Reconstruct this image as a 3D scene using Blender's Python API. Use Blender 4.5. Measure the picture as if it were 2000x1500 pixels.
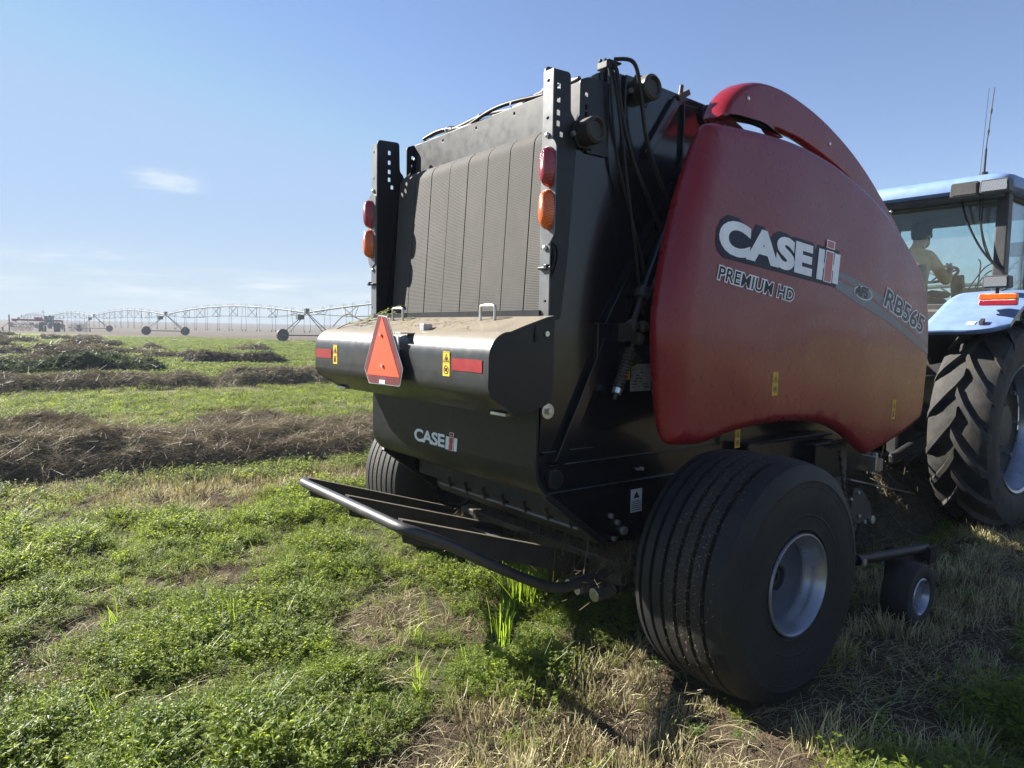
import bpy, bmesh, math, random
import numpy as np
from mathutils import Vector, Matrix

random.seed(7)
rng = np.random.default_rng(11)
for o in list(bpy.data.objects):
    bpy.data.objects.remove(o, do_unlink=True)
SC = bpy.context.scene
COL = SC.collection
R = math.radians

# ------------------------------------------------------------------ camera
# world: X = baler's right, Y = baler's travel direction, Z up, metres
CAM = np.array([3.2733, -2.9233, 1.6557])
YAW, PITCH, ROLL, FPX = -0.9117, 0.0717, 0.0189, 1386.97      # focal length in px of a 2000 px wide frame
_f = np.array([math.sin(YAW)*math.cos(PITCH), math.cos(YAW)*math.cos(PITCH), -math.sin(PITCH)])
_r = np.array([math.cos(YAW), -math.sin(YAW), 0.0])
_u = np.cross(_r, _f)
RGT = _r*math.cos(ROLL) + _u*math.sin(ROLL)
UPV = -_r*math.sin(ROLL) + _u*math.cos(ROLL)
FWD = _f
cam_d = bpy.data.cameras.new('camera')
cam_d.sensor_fit = 'HORIZONTAL'
cam_d.sensor_width = 36.0
cam_d.lens = 36.0*FPX/2000.0
cam_d.clip_start = 0.05
cam_d.clip_end = 9000.0
cam_o = bpy.data.objects.new('camera', cam_d)
COL.objects.link(cam_o)
cam_o.matrix_world = Matrix(((RGT[0], UPV[0], -FWD[0], CAM[0]), (RGT[1], UPV[1], -FWD[1], CAM[1]),
                             (RGT[2], UPV[2], -FWD[2], CAM[2]), (0, 0, 0, 1)))
SC.camera = cam_o

# ------------------------------------------------------------------ sun and sky
SUN_AZ, SUN_EL = R(-118.0), R(32.5)
sun_dir = Vector((math.sin(SUN_AZ)*math.cos(SUN_EL), math.cos(SUN_AZ)*math.cos(SUN_EL), math.sin(SUN_EL)))
sun_d = bpy.data.lights.new('sun', 'SUN')
sun_d.energy = 5.0
sun_d.angle = R(0.5)
sun_d.color = (1.0, 0.95, 0.86)
sun_o = bpy.data.objects.new('sun', sun_d)
COL.objects.link(sun_o)
sun_o.rotation_euler = sun_dir.to_track_quat('Z', 'Y').to_euler()
sun_o.location = sun_dir*60

W = bpy.data.worlds.new('World')
SC.world = W
W.use_nodes = True
wt = W.node_tree
wn, wl = wt.nodes, wt.links
bg = wn['Background']
bg.inputs[1].default_value = 0.050
sky = wn.new('ShaderNodeTexSky')
sky.sky_type = 'NISHITA'
sky.sun_disc = False
sky.sun_elevation = SUN_EL
sky.sun_rotation = SUN_AZ
sky.air_density = 1.0
sky.dust_density = 0.0
sky.ozone_density = 4.2
tc = wn.new('ShaderNodeTexCoord')
def wmath(op, a, b=None, clamp=False):
    n = wn.new('ShaderNodeMath'); n.operation = op; n.use_clamp = clamp
    for i, v in enumerate((a, b)):
        if v is None: continue
        if isinstance(v, (int, float)): n.inputs[i].default_value = v
        else: wl.new(v, n.inputs[i])
    return n.outputs[0]
def wramp(x, a, b):
    n = wn.new('ShaderNodeMapRange'); n.interpolation_type = 'SMOOTHSTEP'
    wl.new(x, n.inputs[0]); n.inputs[1].default_value = a; n.inputs[2].default_value = b
    return n.outputs[0]
def wnoise(scale_vec, scale, detail, rough=0.55, loc=(0, 0, 0)):
    mp = wn.new('ShaderNodeMapping'); mp.inputs['Scale'].default_value = scale_vec; mp.inputs['Location'].default_value = loc
    wl.new(tc.outputs['Generated'], mp.inputs[0])
    nz = wn.new('ShaderNodeTexNoise'); nz.inputs['Scale'].default_value = scale; nz.inputs['Detail'].default_value = detail
    nz.inputs['Roughness'].default_value = rough; wl.new(mp.outputs[0], nz.inputs[0])
    return nz.outputs[0]
sep = wn.new('ShaderNodeSeparateXYZ'); wl.new(tc.outputs['Generated'], sep.inputs[0])
elev = sep.outputs[2]
# thin streaky cirrus: a low bank along the whole horizon and a few wisps higher up
lowb = wmath('MULTIPLY', wramp(wnoise((1, 1, 20), 2.3, 6, 0.6, (0.35, 0.1, 0)), 0.44, 0.62), wmath('SUBTRACT', 1.0, wramp(elev, 0.045, 0.10)))
veil = wmath('MULTIPLY', wmath('SUBTRACT', 1.0, wramp(elev, -0.01, 0.15)), 0.88)
# wisps: (direction, half angle in degrees, strength)
wisp = None
for az_, el_, ha_, k_ in ((-86.5, 27.0, 5.5, 0.9), (-78.0, 10.3, 3.0, 0.75), (-83.5, 4.9, 7.0, 0.95), (-76.0, 3.0, 9.0, 0.9), (-66.0, 2.6, 8.0, 0.9), (-120, 30, 9, 0.5), (60, 35, 12, 0.6), (10, 22, 9, 0.4), (150, 28, 12, 0.6)):
    dv = (math.sin(R(az_))*math.cos(R(el_)), math.cos(R(az_))*math.cos(R(el_)), math.sin(R(el_)))
    vm = wn.new('ShaderNodeVectorMath'); vm.operation = 'DOT_PRODUCT'; wl.new(tc.outputs['Generated'], vm.inputs[0]); vm.inputs[1].default_value = dv
    zz_ = wmath('MULTIPLY', wmath('SUBTRACT', elev, dv[2]), (3.2 if el_ > 8 else 7.0)/math.sin(R(ha_)))           # flattened: wider than tall
    fall = wmath('SUBTRACT', 1.0, wramp(wmath('MULTIPLY', zz_, zz_), 0.0, 1.0))
    mk = wmath('MULTIPLY', wmath('MULTIPLY', wramp(vm.outputs['Value'], math.cos(R(ha_)), 1.0-(1.0-math.cos(R(ha_)))*0.15), fall), k_)
    wisp = mk if wisp is None else wmath('ADD', wisp, mk)
fine = wramp(wnoise((1, 1, 4.5), 17.0, 8, 0.66, (0.3, 1.7, 0.6)), 0.36, 0.70)
high = wmath('MULTIPLY', wmath('MULTIPLY', wisp, wmath('ADD', wmath('MULTIPLY', fine, 0.9), 0.1)), wramp(wnoise((1, 1, 9), 5.0, 7, 0.62, (1.3, 0.7, 0.25)), 0.38, 0.66))
cl = wmath('MINIMUM', wmath('ADD', wmath('MULTIPLY', lowb, 0.4), high), 0.95)
mv = wn.new('ShaderNodeMix'); mv.data_type = 'RGBA'
tn = wn.new('ShaderNodeMix'); tn.data_type = 'RGBA'; tn.blend_type = 'MULTIPLY'; tn.inputs[0].default_value = 1.0; wl.new(sky.outputs[0], tn.inputs[6]); tn.inputs[7].default_value = (1.10, 0.97, 0.99, 1)
cp = wn.new('ShaderNodeMix'); cp.data_type = 'RGBA'; cp.blend_type = 'DARKEN'; cp.inputs[0].default_value = 0.88; wl.new(tn.outputs[2], cp.inputs[6]); cp.inputs[7].default_value = (2.55, 3.55, 5.05, 1)      # a soft sky without a hard aureole
wl.new(veil, mv.inputs[0]); wl.new(cp.outputs[2], mv.inputs[6]); mv.inputs[7].default_value = (3.9, 4.7, 5.2, 1)
mix = wn.new('ShaderNodeMix'); mix.data_type = 'RGBA'
wl.new(cl, mix.inputs[0]); wl.new(mv.outputs[2], mix.inputs[6]); mix.inputs[7].default_value = (5.6, 6.0, 6.2, 1)
wl.new(mix.outputs[2], bg.inputs[0])

SC.render.engine = 'CYCLES'
SC.view_settings.view_transform = 'Standard'
SC.view_settings.look = 'None'
SC.view_settings.gamma = 1.0
SC.view_settings.exposure = 1.8
SC.view_settings.use_curve_mapping = False
SC.render.resolution_x, SC.render.resolution_y = 1024, 768
SC.cycles.max_bounces = 10
SC.cycles.transparent_max_bounces = 24
SC.cycles.volume_bounces = 0
SC.cycles.caustics_reflective = False
SC.cycles.caustics_refractive = False

# ------------------------------------------------------------------ finding places: a pixel of the photograph on a plane of the world
def _ray(px, py):
    d = FWD*FPX + RGT*(px-1000) - UPV*(py-750)
    return d/np.linalg.norm(d)
def on(axis, px, py, val):
    d = _ray(px, py)
    return CAM + d*(val-CAM[axis])/d[axis]
def on_x(px, py, v): return on(0, px, py, v)
def on_y(px, py, v): return on(1, px, py, v)
def on_z(px, py, v=0.0): return on(2, px, py, v)

# ------------------------------------------------------------------ value noise (for heights and for where plants grow)
_perm = rng.random((256, 256))
def vnoise(x, y, seed=0):
    x = np.asarray(x, float) + seed*17.31; y = np.asarray(y, float) + seed*9.73
    xi = np.floor(x).astype(int); yi = np.floor(y).astype(int)
    fx = x-xi; fy = y-yi
    fx = fx*fx*(3-2*fx); fy = fy*fy*(3-2*fy)
    a = _perm[xi & 255, yi & 255]; b = _perm[(xi+1) & 255, yi & 255]
    c = _perm[xi & 255, (yi+1) & 255]; d = _perm[(xi+1) & 255, (yi+1) & 255]
    return (a*(1-fx)+b*fx)*(1-fy) + (c*(1-fx)+d*fx)*fy
def fbm(x, y, seed=0, oct=4):
    s = 0; a = 0.5; t = 0
    for i in range(oct):
        s = s + a*vnoise(x*2**i, y*2**i, seed+i); t += a; a *= 0.5
    return s/t
def sstep(a, b, x):
    t = np.clip((np.asarray(x, float)-a)/(b-a), 0, 1)
    return t*t*(3-2*t)

# ------------------------------------------------------------------ tags and mesh building
def tag(o, label=None, cat=None, group=None, kind=None):
    if label: o['label'] = label
    if cat: o['category'] = cat
    if group: o['group'] = group
    if kind: o['kind'] = kind
    return o
def empty(name, loc=(0, 0, 0), parent=None):
    o = bpy.data.objects.new(name, None)
    o.empty_display_size = 0.1
    COL.objects.link(o)
    base = wloc(parent) if parent else Vector((0, 0, 0))
    o.location = Vector(loc)-base
    if parent: o.parent = parent
    return o
def wloc(o):
    v = Vector((0, 0, 0))
    while o is not None:
        v = v + o.location; o = o.parent
    return v

class MB:
    """collects shapes in world coordinates; build() links them as one mesh object"""
    def __init__(self): self.v = []; self.f = []
    def add(self, vs, fs):
        b = len(self.v)
        self.v.extend([tuple(map(float, p)) for p in vs]); self.f.extend([tuple(b+i for i in q) for q in fs])
        return self
    def box(self, c, s, M=None):
        c = np.array(c, float); h = np.array(s, float)/2
        P = np.array([[x, y, z] for x in (-1, 1) for y in (-1, 1) for z in (-1, 1)], float)*h
        if M is not None: P = P @ np.array(M).T
        return self.add(P+c, [(0, 1, 3, 2), (4, 6, 7, 5), (0, 4, 5, 1), (2, 3, 7, 6), (0, 2, 6, 4), (1, 5, 7, 3)])
    def bar(self, p0, p1, w, h, up=(0, 0, 1)):
        p0 = np.array(p0, float); p1 = np.array(p1, float); d = p1-p0; L = np.linalg.norm(d); d /= L
        s = np.cross(d, up); s /= np.linalg.norm(s); u = np.cross(s, d)
        return self.box((p0+p1)/2, (L, w, h), np.stack([d, s, u], 1))
    def tube(self, pts, r, n=10, caps=True, flat=1.0):
        pts = [np.array(p, float) for p in pts]; m = len(pts)
        rr = r if isinstance(r, (list, tuple)) else [r]*m
        t = [pts[min(i+1, m-1)]-pts[max(i-1, 0)] for i in range(m)]
        t = [a/(np.linalg.norm(a)+1e-12) for a in t]
        ref = np.array([0, 0, 1.0]) if abs(t[0][2]) < 0.9 else np.array([1.0, 0, 0])
        nrm = np.cross(t[0], ref); nrm /= np.linalg.norm(nrm)
        vs = []
        for i in range(m):
            nrm = nrm - t[i]*(nrm@t[i]); nrm /= np.linalg.norm(nrm)+1e-12
            b = np.cross(t[i], nrm)
            for k in range(n):
                a = 2*math.pi*k/n
                vs.append(pts[i] + nrm*math.cos(a)*rr[i] + b*math.sin(a)*rr[i]*flat)
        fs = [(i*n+k, i*n+(k+1) % n, (i+1)*n+(k+1) % n, (i+1)*n+k) for i in range(m-1) for k in range(n)]
        if caps: fs += [tuple(range(n-1, -1, -1)), tuple((m-1)*n+k for k in range(n))]
        return self.add(vs, fs)
    def cyl(self, p0, p1, r, n=16): return self.tube([p0, p1], r, n)
    def lathe(self, prof, c, n=64, axis=0, closed=False):
        """prof: (radius, offset along axis) pairs"""
        c = np.array(c, float); m = len(prof); vs = []
        o1, o2 = [(1, 2), (2, 0), (0, 1)][axis]
        for k in range(n):
            a = 2*math.pi*k/n
            for r_, x in prof:
                p = c.copy(); p[axis] += x; p[o1] += r_*math.cos(a); p[o2] += r_*math.sin(a); vs.append(p)
        fs = []
        for k in range(n):
            k2 = (k+1) % n
            for i in range(m if closed else m-1):
                j = (i+1) % m
                fs.append((k*m+i, k*m+j, k2*m+j, k2*m+i))
        return self.add(vs, fs)
    def sphere(self, c, r, n=12, m=8, s=(1, 1, 1)):
        prof = [(math.sin(math.pi*i/m), -math.cos(math.pi*i/m)) for i in range(m+1)]
        b = len(self.v); self.lathe(prof, (0, 0, 0), n, 2)
        for i in range(b, len(self.v)):
            x, y, z = self.v[i]; self.v[i] = (c[0]+x*r*s[0], c[1]+y*r*s[1], c[2]+z*r*s[2])
        return self
    def prism(self, poly, fn, d0, d1, holes=()):
        """polygon (u, v) with holes, pushed from depth d0 to d1; fn(u, v, d) gives the place"""
        bm = bmesh.new(); loops = [list(poly)]+[list(h) for h in holes]; edges = []; allv = []
        for lp in loops:
            vv = [bm.verts.new((u, v, 0)) for u, v in lp]
            edges += [bm.edges.new((vv[i], vv[(i+1) % len(vv)])) for i in range(len(vv))]
            allv += vv
        if holes:
            bmesh.ops.triangle_fill(bm, edges=edges, use_beauty=True, use_dissolve=False)
            bmesh.ops.recalc_face_normals(bm, faces=bm.faces)
        else:
            bm.faces.new(allv)
        bm.verts.index_update()
        uv = [(w.co.x, w.co.y) for w in bm.verts]; n = len(uv)
        fs = [tuple(w.index for w in f.verts) for f in bm.faces]
        bm.free()
        vs = [fn(u, v, d0) for u, v in uv] + [fn(u, v, d1) for u, v in uv]
        out = [q for q in fs] + [tuple(n+i for i in reversed(q)) for q in fs]
        k = 0
        for lp in loops:
            L = len(lp); out += [(k+i, k+(i+1) % L, n+k+(i+1) % L, n+k+i) for i in range(L)]; k += L
        return self.add(vs, out)
    def build(self, name, m, parent=None, smooth=None, bevel=0, loc=None, label=None, kind=None, fixn=True, solid=0):
        base = wloc(parent) if parent else Vector((0, 0, 0))
        org = Vector(loc) if loc is not None else base
        me = bpy.data.meshes.new(name)
        me.from_pydata([(x-org.x, y-org.y, z-org.z) for x, y, z in self.v], [], self.f)
        if fixn:
            bm = bmesh.new(); bm.from_mesh(me); bmesh.ops.recalc_face_normals(bm, faces=bm.faces); bm.to_mesh(me); bm.free()
        for mm in (m if isinstance(m, (list, tuple)) else [m]): me.materials.append(mm)
        if smooth is not None:
            me.shade_smooth(); me.set_sharp_from_angle(angle=R(smooth))
        o = bpy.data.objects.new(name, me); COL.objects.link(o)
        if parent: o.parent = parent
        o.location = org-base
        if bevel:
            b = o.modifiers.new('edge', 'BEVEL'); b.width = bevel; b.segments = 2; b.limit_method = 'ANGLE'; b.angle_limit = R(40)
            b.harden_normals = False
        if label: o['label'] = label
        if kind: o['kind'] = kind
        return o

def rounded(poly, r, n=4):
    """round the corners of a polygon"""
    out = []; L = len(poly)
    for i in range(L):
        p = np.array(poly[i], float); a = np.array(poly[i-1], float)-p; b = np.array(poly[(i+1) % L], float)-p
        la, lb = np.linalg.norm(a), np.linalg.norm(b); k = min(r, la*0.45, lb*0.45)
        q0 = p+a/la*k; q1 = p+b/lb*k
        for j in range(n+1):
            t = j/n; out.append(tuple((1-t)**2*q0+2*t*(1-t)*p+t*t*q1))
    return out
def smoothpath(pts, n=6, closed=False):
    P = [np.array(p, float) for p in pts]; L = len(P); out = []
    rngi = range(L) if closed else range(L-1)
    for i in rngi:
        p0 = P[(i-1) % L] if closed or i > 0 else P[0]; p1 = P[i]; p2 = P[(i+1) % L]
        p3 = P[(i+2) % L] if closed or i+2 < L else P[-1]
        for j in range(n):
            t = j/n
            out.append(0.5*((2*p1)+(-p0+p2)*t+(2*p0-5*p1+4*p2-p3)*t*t+(-p0+3*p1-3*p2+p3)*t**3))
    if not closed: out.append(P[-1])
    return out
def hole(cu, cv, w, h): return [(cu-w/2, cv-h/2), (cu+w/2, cv-h/2), (cu+w/2, cv+h/2), (cu-w/2, cv+h/2)]

def np_mesh(name, V, F, m, parent=None, attrs=None, smooth=False):
    """fast mesh from numpy: V (n,3), F (m,k)"""
    me = bpy.data.meshes.new(name); V = np.asarray(V, np.float32); F = np.asarray(F, np.int32)
    me.vertices.add(len(V)); me.vertices.foreach_set('co', V.ravel())
    k = F.shape[1]
    me.loops.add(F.size); me.loops.foreach_set('vertex_index', F.ravel())
    me.polygons.add(len(F)); me.polygons.foreach_set('loop_start', np.arange(0, F.size, k, dtype=np.int32))
    me.update(calc_edges=True)
    if smooth: me.shade_smooth()
    for a, arr in (attrs or {}).items():
        at = me.attributes.new(a, 'FLOAT', 'POINT'); at.data.foreach_set('value', np.asarray(arr, np.float32))
    me.materials.append(m)
    o = bpy.data.objects.new(name, me); COL.objects.link(o)
    if parent: o.parent = parent
    return o
# ------------------------------------------------------------------ materials
class NT:
    def __init__(self, name):
        self.m = bpy.data.materials.new(name); self.m.use_nodes = True
        self.t = self.m.node_tree; self.n = self.t.nodes; self.l = self.t.links
        self.b = self.n['Principled BSDF']; self.out = self.n['Material Output']
    def new(self, t, **kw):
        q = self.n.new(t)
        for k, v in kw.items(): setattr(q, k, v)
        return q
    def set(self, sock, v):
        if isinstance(v, (int, float)): sock.default_value = v
        elif isinstance(v, (tuple, list)): sock.default_value = tuple(v)+((1,) if len(v) == 3 and sock.type == 'RGBA' else ())
        else: self.l.new(v, sock)
    def math(self, op, a, b=0.0, clamp=False):
        q = self.new('ShaderNodeMath', operation=op, use_clamp=clamp); self.set(q.inputs[0], a); self.set(q.inputs[1], b); return q.outputs[0]
    def ramp(self, x, a, b, lo=0.0, hi=1.0):
        q = self.new('ShaderNodeMapRange', interpolation_type='SMOOTHSTEP'); self.set(q.inputs[0], x)
        for i, v in ((1, a), (2, b), (3, lo), (4, hi)): self.set(q.inputs[i], v)
        return q.outputs[0]
    def mix(self, f, a, b):
        q = self.new('ShaderNodeMix', data_type='RGBA'); self.set(q.inputs[0], f); self.set(q.inputs[6], a); self.set(q.inputs[7], b); return q.outputs[2]
    def pos(self):
        return self.new('ShaderNodeNewGeometry').outputs['Position']
    def noise(self, scale, detail=4, rough=0.55, vec=None, sv=None):
        v = vec if vec is not None else self.pos()
        if sv:
            mp = self.new('ShaderNodeMapping'); mp.inputs['Scale'].default_value = sv; self.l.new(v, mp.inputs[0]); v = mp.outputs[0]
        q = self.new('ShaderNodeTexNoise'); q.inputs['Scale'].default_value = scale; q.inputs['Detail'].default_value = detail
        q.inputs['Roughness'].default_value = rough; self.l.new(v, q.inputs[0]); return q.outputs[0]
    def bump(self, h, strength, dist=0.01, normal=None):
        q = self.new('ShaderNodeBump'); q.inputs['Strength'].default_value = strength; q.inputs['Distance'].default_value = dist
        self.l.new(h, q.inputs['Height'])
        if normal is not None: self.l.new(normal, q.inputs['Normal'])
        return q.outputs[0]
    def attr(self, name):
        return self.new('ShaderNodeAttribute', attribute_name=name).outputs['Fac']

DUST = (0.180, 0.147, 0.102)
def mat(name, col, rough=0.5, metal=0.0, coat=0.0, vary=0.12, vscale=9.0, dust=0.0, top_dust=0.0, scratch=0.0, bump=0.0, bscale=60.0, spec=0.5, alpha=None):
    """painted, plated or rubber surface with uneven colour, settled dust and a little wear"""
    t = NT(name); b = t.b
    nz = t.noise(vscale, 5)
    c2 = tuple(min(1, x*(1+vary*2.2)) for x in col); c1 = tuple(x*(1-vary*1.6) for x in col)
    c = t.mix(t.ramp(nz, 0.3, 0.7), c1, c2)
    rg = t.math('ADD', t.math('MULTIPLY', t.noise(vscale*2.3, 4), 0.22), rough-0.11)
    if dust:
        d = t.math('MULTIPLY', t.ramp(t.noise(5.5, 7, 0.68), 0.36, 0.78), dust, True)
        sp = t.math('MULTIPLY', t.ramp(t.noise(160, 2), 0.68, 0.74), min(1, dust*2.2), True)
        d = t.math('MAXIMUM', d, sp)
        c = t.mix(d, c, DUST); rg = t.math('ADD', rg, t.math('MULTIPLY', d, 0.4))
    if top_dust:
        nn = t.new('ShaderNodeNewGeometry').outputs['Normal']; sx = t.new('ShaderNodeSeparateXYZ'); t.l.new(nn, sx.inputs[0])
        up = t.ramp(sx.outputs[2], 0.45, 0.95)
        d = t.math('MULTIPLY', t.math('MULTIPLY', up, t.ramp(t.noise(7, 6, 0.65), 0.1, 0.6, 0.55, 1.0)), top_dust, True)
        c = t.mix(d, c, DUST); rg = t.math('ADD', rg, t.math('MULTIPLY', d, 0.5), True)
    if scratch:
        s = t.ramp(t.noise(7, 3, 0.5, sv=(3, 3, 26)), 0.70, 0.74)
        c = t.mix(t.math('MULTIPLY', s, scratch), c, (0.4, 0.4, 0.4))
    t.set(b.inputs['Base Color'], c); t.set(b.inputs['Roughness'], rg)
    b.inputs['Metallic'].default_value = metal; b.inputs['Coat Weight'].default_value = coat
    b.inputs['Coat Roughness'].default_value = 0.08; b.inputs['Specular IOR Level'].default_value = spec
    if bump:
        t.l.new(t.bump(t.noise(bscale, 4), bump, 0.004), b.inputs['Normal'])
    return t.m

M = {}
M['black_paint'] = mat('black_paint', (0.0080, 0.0090, 0.0120), 0.42, coat=0.08, dust=0.014, top_dust=0.75, scratch=0.05, spec=0.32)
M['gloss_black'] = mat('gloss_black', (0.0038, 0.0044, 0.0070), 0.22, coat=0.25, dust=0.015, top_dust=0.2, spec=0.4)
M['grey_paint'] = mat('grey_paint', (0.105, 0.11, 0.118), 0.36, coat=0.2, dust=0.16, scratch=0.1)
M['hood_paint'] = mat('hood_paint', (0.018, 0.0195, 0.0225), 0.36, coat=0.2, dust=0.03, top_dust=0.97, scratch=0.12)
M['dark_steel'] = mat('dark_steel', (0.035, 0.034, 0.034), 0.5, metal=0.3, dust=0.25, top_dust=0.8)
M['dark_void'] = mat('dark_void', (0.010, 0.010, 0.010), 0.7, dust=0.12)
M['steel'] = mat('steel', (0.45, 0.45, 0.46), 0.35, metal=0.9, dust=0.15, vary=0.2)
M['zinc'] = mat('zinc', (0.62, 0.61, 0.57), 0.30, metal=0.85, dust=0.15, vary=0.15)
M['rim_silver'] = mat('rim_silver', (0.27, 0.30, 0.36), 0.30, metal=0.6, coat=0.15, dust=0.06, vary=0.06)
M['rubber'] = mat('rubber', (0.018, 0.018, 0.020), 0.66, dust=0.06, bump=0.25, bscale=90, spec=0.35)
M['hose_rubber'] = mat('hose_rubber', (0.010, 0.010, 0.011), 0.45, dust=0.02, spec=0.3)
M['cable_grey'] = mat('cable_grey', (0.22, 0.20, 0.17), 0.6, dust=0.25)
M['wheel_dirt'] = mat('wheel_dirt', (0.0120, 0.0122, 0.0135), 0.62, dust=0.04, bump=0.35, bscale=120, spec=0.35)
M['blue_paint'] = mat('blue_paint', (0.140, 0.235, 0.440), 0.42, coat=0.15, dust=0.10, top_dust=0.15, vary=0.06)
M['cab_black'] = mat('cab_black', (0.02, 0.02, 0.022), 0.5, dust=0.12)
M['seat_cloth'] = mat('seat_cloth', (0.05, 0.05, 0.055), 0.85)
M['cream'] = mat('cream', (0.50, 0.40, 0.27), 0.6, dust=0.25)
M['orange_fluor'] = mat('orange_fluor', (0.93, 0.060, 0.012), 0.55, vary=0.03, dust=0.05)
M['sign_red'] = mat('sign_red', (0.115, 0.018, 0.024), 0.42, vary=0.08, dust=0.10)
M['reflector_red'] = mat('reflector_red', (0.23, 0.012, 0.018), 0.36, vary=0.10, dust=0.06, coat=0.2)
M['sticker_yellow'] = mat('sticker_yellow', (0.72, 0.46, 0.030), 0.42, vary=0.05, dust=0.06)
M['sticker_white'] = mat('sticker_white', (0.66, 0.67, 0.68), 0.45, vary=0.05, dust=0.10)
M['print_black'] = mat('print_black', (0.012, 0.012, 0.012), 0.5, vary=0.0)
M['plate_silver'] = mat('plate_silver', (0.42, 0.44, 0.45), 0.42, metal=0.3, vary=0.12, dust=0.12)
M['decal_silver'] = mat('decal_silver', (0.86, 0.90, 0.95), 0.45, spec=0.3, coat=0.0, vary=0.04)
M['decal_navy'] = mat('decal_navy', (0.012, 0.016, 0.036), 0.36, spec=0.18, coat=0.0, vary=0.05)
M['decal_grey'] = mat('decal_grey', (0.15, 0.16, 0.185), 0.32, spec=0.35, vary=0.08)
M['decal_red'] = mat('decal_red', (0.40, 0.015, 0.012), 0.3, coat=0.4, vary=0.04)
M['decal_slate'] = mat('decal_slate', (0.060, 0.070, 0.080), 0.36, spec=0.2, vary=0.04)
M['decal_charcoal'] = mat('decal_charcoal', (0.015, 0.018, 0.026), 0.36, spec=0.15, coat=0.0, vary=0.04)

def red_paint():
    t = NT('red_paint'); b = t.b
    nz = t.noise(3.0, 4)
    c = t.mix(t.ramp(nz, 0.3, 0.7), (0.185, 0.0095, 0.0150), (0.208, 0.0110, 0.0170))
    d = t.math('MULTIPLY', t.ramp(t.noise(4.0, 8, 0.7), 0.42, 0.85), 0.035)
    sp = t.math('MULTIPLY', t.ramp(t.noise(190, 2), 0.74, 0.78), 0.03)
    c = t.mix(t.math('MAXIMUM', d, sp), c, DUST)
    t.set(b.inputs['Base Color'], c)
    t.set(b.inputs['Roughness'], t.math('ADD', t.math('MULTIPLY', t.noise(14, 4), 0.08), 0.24))
    b.inputs['Specular IOR Level'].default_value = 0.33
    b.inputs['Coat Weight'].default_value = 0.25; b.inputs['Coat Roughness'].default_value = 0.07; b.inputs['Coat IOR'].default_value = 1.5
    bn = t.bump(t.noise(1.6, 1.5, 0.4), 0.5, 0.035)          # moulded plastic is never quite flat
    t.l.new(bn, b.inputs['Normal']); t.l.new(bn, b.inputs['Coat Normal'])
    return t.m
M['red_paint'] = red_paint()

def tyre_mat():
    t = NT('tyre_tread'); b = t.b
    p = t.pos(); sx = t.new('ShaderNodeSeparateXYZ'); t.l.new(p, sx.inputs[0])
    off = t.math('ABSOLUTE', t.math('SUBTRACT', t.math('ABSOLUTE', sx.outputs[0]), 1.366+0.045))
    band = t.ramp(t.math('ADD', off, t.math('MULTIPLY', t.math('SUBTRACT', t.noise(9, 5, 0.6), 0.5), 0.10)), 0.02, 0.14, 1.0, 0.0)
    fine = t.ramp(t.noise(130, 5, 0.7), 0.42, 0.68)
    grit = t.math('MULTIPLY', band, fine)
    old = t.math('MULTIPLY', t.ramp(t.noise(3.5, 7, 0.7), 0.40, 0.8), 0.09)
    c = t.mix(t.math('MAXIMUM', t.math('MULTIPLY', grit, 0.42), old), t.mix(t.noise(7, 4), (0.0100, 0.0104, 0.0120), (0.0165, 0.0168, 0.0185)), (0.15, 0.115, 0.072))
    c = t.mix(t.math('MULTIPLY', t.ramp(t.noise(11, 6, 0.75, sv=(6, 1, 1)), 0.60, 0.72), 0.18), c, (0.055, 0.054, 0.054))
    t.set(b.inputs['Base Color'], c)
    t.set(b.inputs['Roughness'], t.math('ADD', t.math('MULTIPLY', t.noise(8, 4), 0.2), 0.52)); b.inputs['Specular IOR Level'].default_value = 0.32
    cy = t.math('MULTIPLY', sx.outputs[1], sx.outputs[1]); zz = t.math('SUBTRACT', sx.outputs[2], 0.5583); rr = t.math('SQRT', t.math('ADD', cy, t.math('MULTIPLY', zz, zz)))
    ring_ = t.math('MULTIPLY', t.math('COMPARE', rr, 0.300), 1.0) if False else t.ramp(t.math('ABSOLUTE', t.math('SUBTRACT', rr, 0.315)), 0.002, 0.006, 1.0, 0.0)
    ring2 = t.ramp(t.math('ABSOLUTE', t.math('SUBTRACT', rr, 0.445)), 0.001, 0.004, 0.7, 0.0)
    ang_ = t.math('ARCTAN2', zz, sx.outputs[1]); bars = t.math('MULTIPLY', t.math('GREATER_THAN', t.math('SINE', t.math('MULTIPLY', ang_, 110.0)), 0.2), t.math('MULTIPLY', t.ramp(t.math('ABSOLUTE', t.math('SUBTRACT', rr, 0.345)), 0.012, 0.015, 1.0, 0.0), t.math('GREATER_THAN', t.math('SINE', t.math('MULTIPLY', ang_, 3.0)), 0.55)))
    h = t.math('ADD', t.math('ADD', t.noise(90, 4), t.math('MULTIPLY', grit, 0.8)), t.math('ADD', t.math('ADD', ring_, ring2), t.math('MULTIPLY', bars, 0.8)))
    t.l.new(t.bump(h, 0.45, 0.004), b.inputs['Normal'])
    return t.m
M['tyre_tread'] = tyre_mat()
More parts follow.
